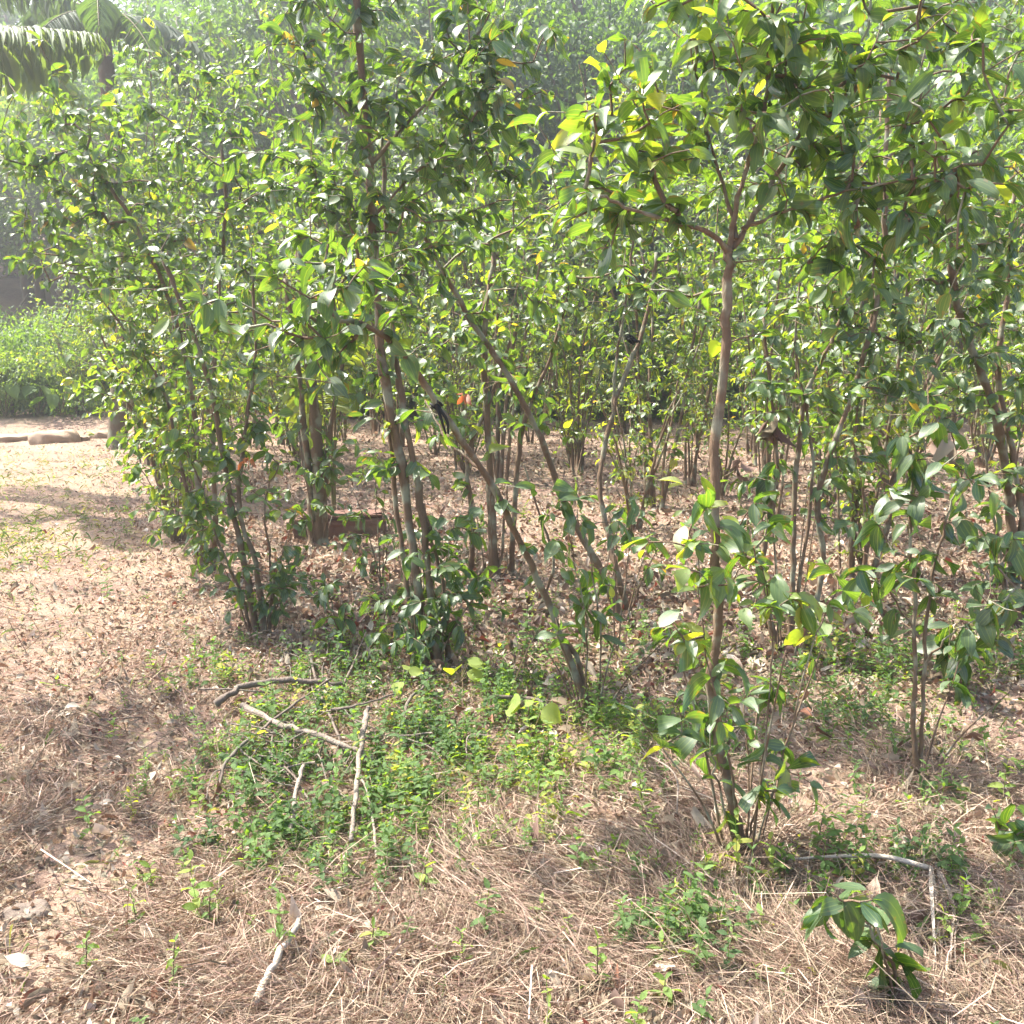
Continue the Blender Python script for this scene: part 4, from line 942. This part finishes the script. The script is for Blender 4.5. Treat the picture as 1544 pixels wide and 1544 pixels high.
cluster(700, 590, G(890, 1078)[1] - .1, 4, .045, M_red, .0, 'few red leaves right of the black strip on the bent stem', 'young leaves', 'young_leaf_tuft')
def tie(px, py, D, r, label, tail):
    p = P(px, py, D); mb = MB(); th = np.linspace(0, 6.283, 13); ax = nrm(np.array([.6, .1, .7])); a = nrm(np.cross(ax, [0, 0, 1.0])); bb = np.cross(ax, a)
    for k in (-.012, 0, .012):
        tube(mb, np.array([r * (math.cos(t) * a + math.sin(t) * bb) + ax * k for t in th]), .006, 5, cap=False)
    for q in range(2):
        c = catmull([[0, -r, 0], [.02 + .02 * q, -r - .01, -tail * .5], [.035 + .01 * q, -r, -tail]], 5)
        tube(mb, c, np.linspace(.008, .004, len(c)), 5)
    o = mb.build('tie_strip', M_black); o.location = Vector(p); tag(o, label, 'tie')
Db = G(890, 1078)[1]
tie(658, 610, Db - .4, .018, 'black strip tied round the bent leaning stem with tails hanging', .11)
Dd = G(935, 930)[1]
tie(952, 512, Dd + .3, .03, 'black band round the forked pair of pale stems right of centre', .02)

# broad pale leaved plants in the weeds
def broad(px, py, label, n, s):
    b = G(px, py); o = root('broad_leaf_weed', b, label, 'plant', 'pale broad leaved plants in the weeds'); st = MB(); lf = MB(); A = []; Dd_ = []
    for i in range(n):
        a = rng.uniform(0, 6.28); t = np.array([math.cos(a) * .05, math.sin(a) * .05, rng.uniform(.08, .18)]); tube(st, catmull([[0, 0, 0], t * .6, t], 3), .002, 4); A.append(t); Dd_.append([math.cos(a), math.sin(a), -.2])
    leaves(lf, np.array(A), np.array(Dd_), np.array([[0, -.7, 1.0]] * n) + rng.normal(0, .3, (n, 3)), s, .9, HI, wscale=1.9)
    st.build('stalk', M_twig, o); lf.build('foliage', M_weed, o)
broad(690, 1040, 'plant with the largest pale yellow green round leaves, below the tall clump', 4, .09)
broad(600, 1065, 'pale round leaved plant left of the largest one, by the stick pile', 3, .07)
broad(800, 1115, 'pale yellow green plant at the foot of the leaning stem', 4, .09)

# seedlings standing in the straw
def seedling(sd, h, pairs, ls):
    o = root('weed_seedling', (0, 0, 0), 'x', 'weed', 'green weed seedlings standing in the dry grass')
    p, d, s, top = weed_template(sd, h, pairs, ls, .12 * h); st = MB(); tube(st, catmull([[0, 0, 0], top * .5, top], 3), .0018, 4); lf = MB()
    leaves(lf, p, d, np.array([[0, 0, 1.0]] * len(p)) + rng.normal(0, .2, (len(p), 3)), s, .7 + rng.normal(0, .12, len(p)), HI[:2], wscale=.8)
    st.build('stem', M_twig, o); lf.build('foliage', M_weed, o); return o
SD = [seedling(50, .10, 5, .035), seedling(51, .14, 6, .04), seedling(52, .07, 4, .045)]
sp = [(1020, 1440), (1035, 1400), (1000, 1460), (1050, 1470), (920, 1330), (940, 1310), (1130, 1350), (970, 1240), (740, 1290), (720, 1250), (690, 1280), (600, 1290), (380, 1420), (370, 1330), (330, 1380), (315, 1410), (700, 1470), (820, 1400), (1180, 1330),
      (1230, 1290), (1150, 1420), (1100, 1450), (210, 1410), (230, 1340), (1390, 1230), (1420, 1200), (560, 1440), (480, 1330), (520, 1350), (640, 1350), (860, 1430), (900, 1500), (1000, 1520), (1180, 1500), (1440, 1400), (1480, 1440), (130, 1480), (260, 1500), (420, 1340), (1300, 1250), (980, 1330), (1060, 1330)]
def near_word(px, py):
    c = [((1010, 1440), 'in the green patch at bottom right of centre'), ((720, 1270), 'on the shaded lip of the bank'), ((370, 1380), 'in the dry grass at lower left'), ((1200, 1330), 'near the foot of the nearest tree'), ((900, 1440), 'in the dry grass at bottom centre'), ((1430, 1380), 'by the dry palm leaf'), ((180, 1440), 'by the bare soil at lower left'), ((1400, 1210), 'in the clearing at right'), ((560, 1360), 'below the stick pile')]
    return min(c, key=lambda k: (k[0][0] - px) ** 2 + (k[0][1] - py) ** 2)[1]
for i, (px, py) in enumerate(sp):
    g = G(px, py); lab = ['short', 'taller', 'stubby broad leaved'][i % 3] + ' green weed seedling ' + near_word(px, py)
    if i < 3: o = SD[i]; o.location = Vector(g); o['label'] = lab
    else: copy_thing(SD[i % 3], Vector(g), rng.uniform(0, 6.28), rng.uniform(.7, 1.2), lab)

print('near leaves', TOT[0])
# ------------------------------------------------------------------ light, air, camera
SUN_EL = R(56); SUN_AZ = R(-66)     # azimuth from +Y towards -X
sd = Vector((math.sin(SUN_AZ) * math.cos(SUN_EL), math.cos(SUN_AZ) * math.cos(SUN_EL), math.sin(SUN_EL)))
L = bpy.data.lights.new('sun', 'SUN'); L.energy = 5.0; L.angle = R(.5); L.color = (1, .95, .86)
lo = bpy.data.objects.new('sun', L); C.objects.link(lo); lo.rotation_euler = sd.to_track_quat('Z', 'Y').to_euler(); lo.location = (0, 0, 40)
w = bpy.data.worlds.new('World'); scene.world = w; w.use_nodes = True; nt = w.node_tree; nt.nodes.clear()
sky = nt.nodes.new('ShaderNodeTexSky'); sky.sky_type = 'NISHITA'; sky.sun_disc = False; sky.sun_elevation = SUN_EL; sky.sun_rotation = SUN_AZ
sky.dust_density = 3; sky.air_density = 1
bg = nt.nodes.new('ShaderNodeBackground'); bg.inputs['Strength'].default_value = .105; nt.links.new(sky.outputs[0], bg.inputs[0])
ow = nt.nodes.new('ShaderNodeOutputWorld'); nt.links.new(bg.outputs[0], ow.inputs[0])

HAZE = .0055
if HAZE > 0:
    m, nt, N = newmat('haze_air'); v = N('ShaderNodeVolumePrincipled'); v.inputs['Color'].default_value = (.93, .96, 1, 1); v.inputs['Density'].default_value = HAZE; v.inputs['Anisotropy'].default_value = .72
    o_ = N('ShaderNodeOutputMaterial'); nt.links.new(v.outputs[0], o_.inputs['Volume'])
    mb = MB(); x0, x1, y0, y1, z0, z1 = -135, 135, -8, 162, -2, 56
    vs = [(x, y, z) for x in (x0, x1) for y in (y0, y1) for z in (z0, z1)]
    mb.add(vs, [(0, 1, 3, 2), (4, 6, 7, 5), (0, 4, 5, 1), (2, 3, 7, 6), (0, 2, 6, 4), (1, 5, 7, 3)])
    h_ = mb.build('haze', m, smooth=False); tag(h_, 'thin bright air haze', 'haze', kind='stuff')

cd = bpy.data.cameras.new('camera'); cam = bpy.data.objects.new('camera', cd); C.objects.link(cam)
cam.location = (0, 0, CZ); cam.rotation_euler = (R(90) - PITCH, 0, 0)
cd.sensor_fit = 'HORIZONTAL'; cd.sensor_width = 36; cd.lens = 36 * F / 1544; cd.clip_end = 1000; cd.clip_start = .05
scene.camera = cam
scene.view_settings.view_transform = 'Standard'; scene.view_settings.look = 'None'; scene.view_settings.gamma = 1
scene.view_settings.exposure = 2.27
scene.cycles.max_bounces = 5; scene.cycles.transmission_bounces = 4; scene.cycles.diffuse_bounces = 2; scene.cycles.volume_bounces = 0
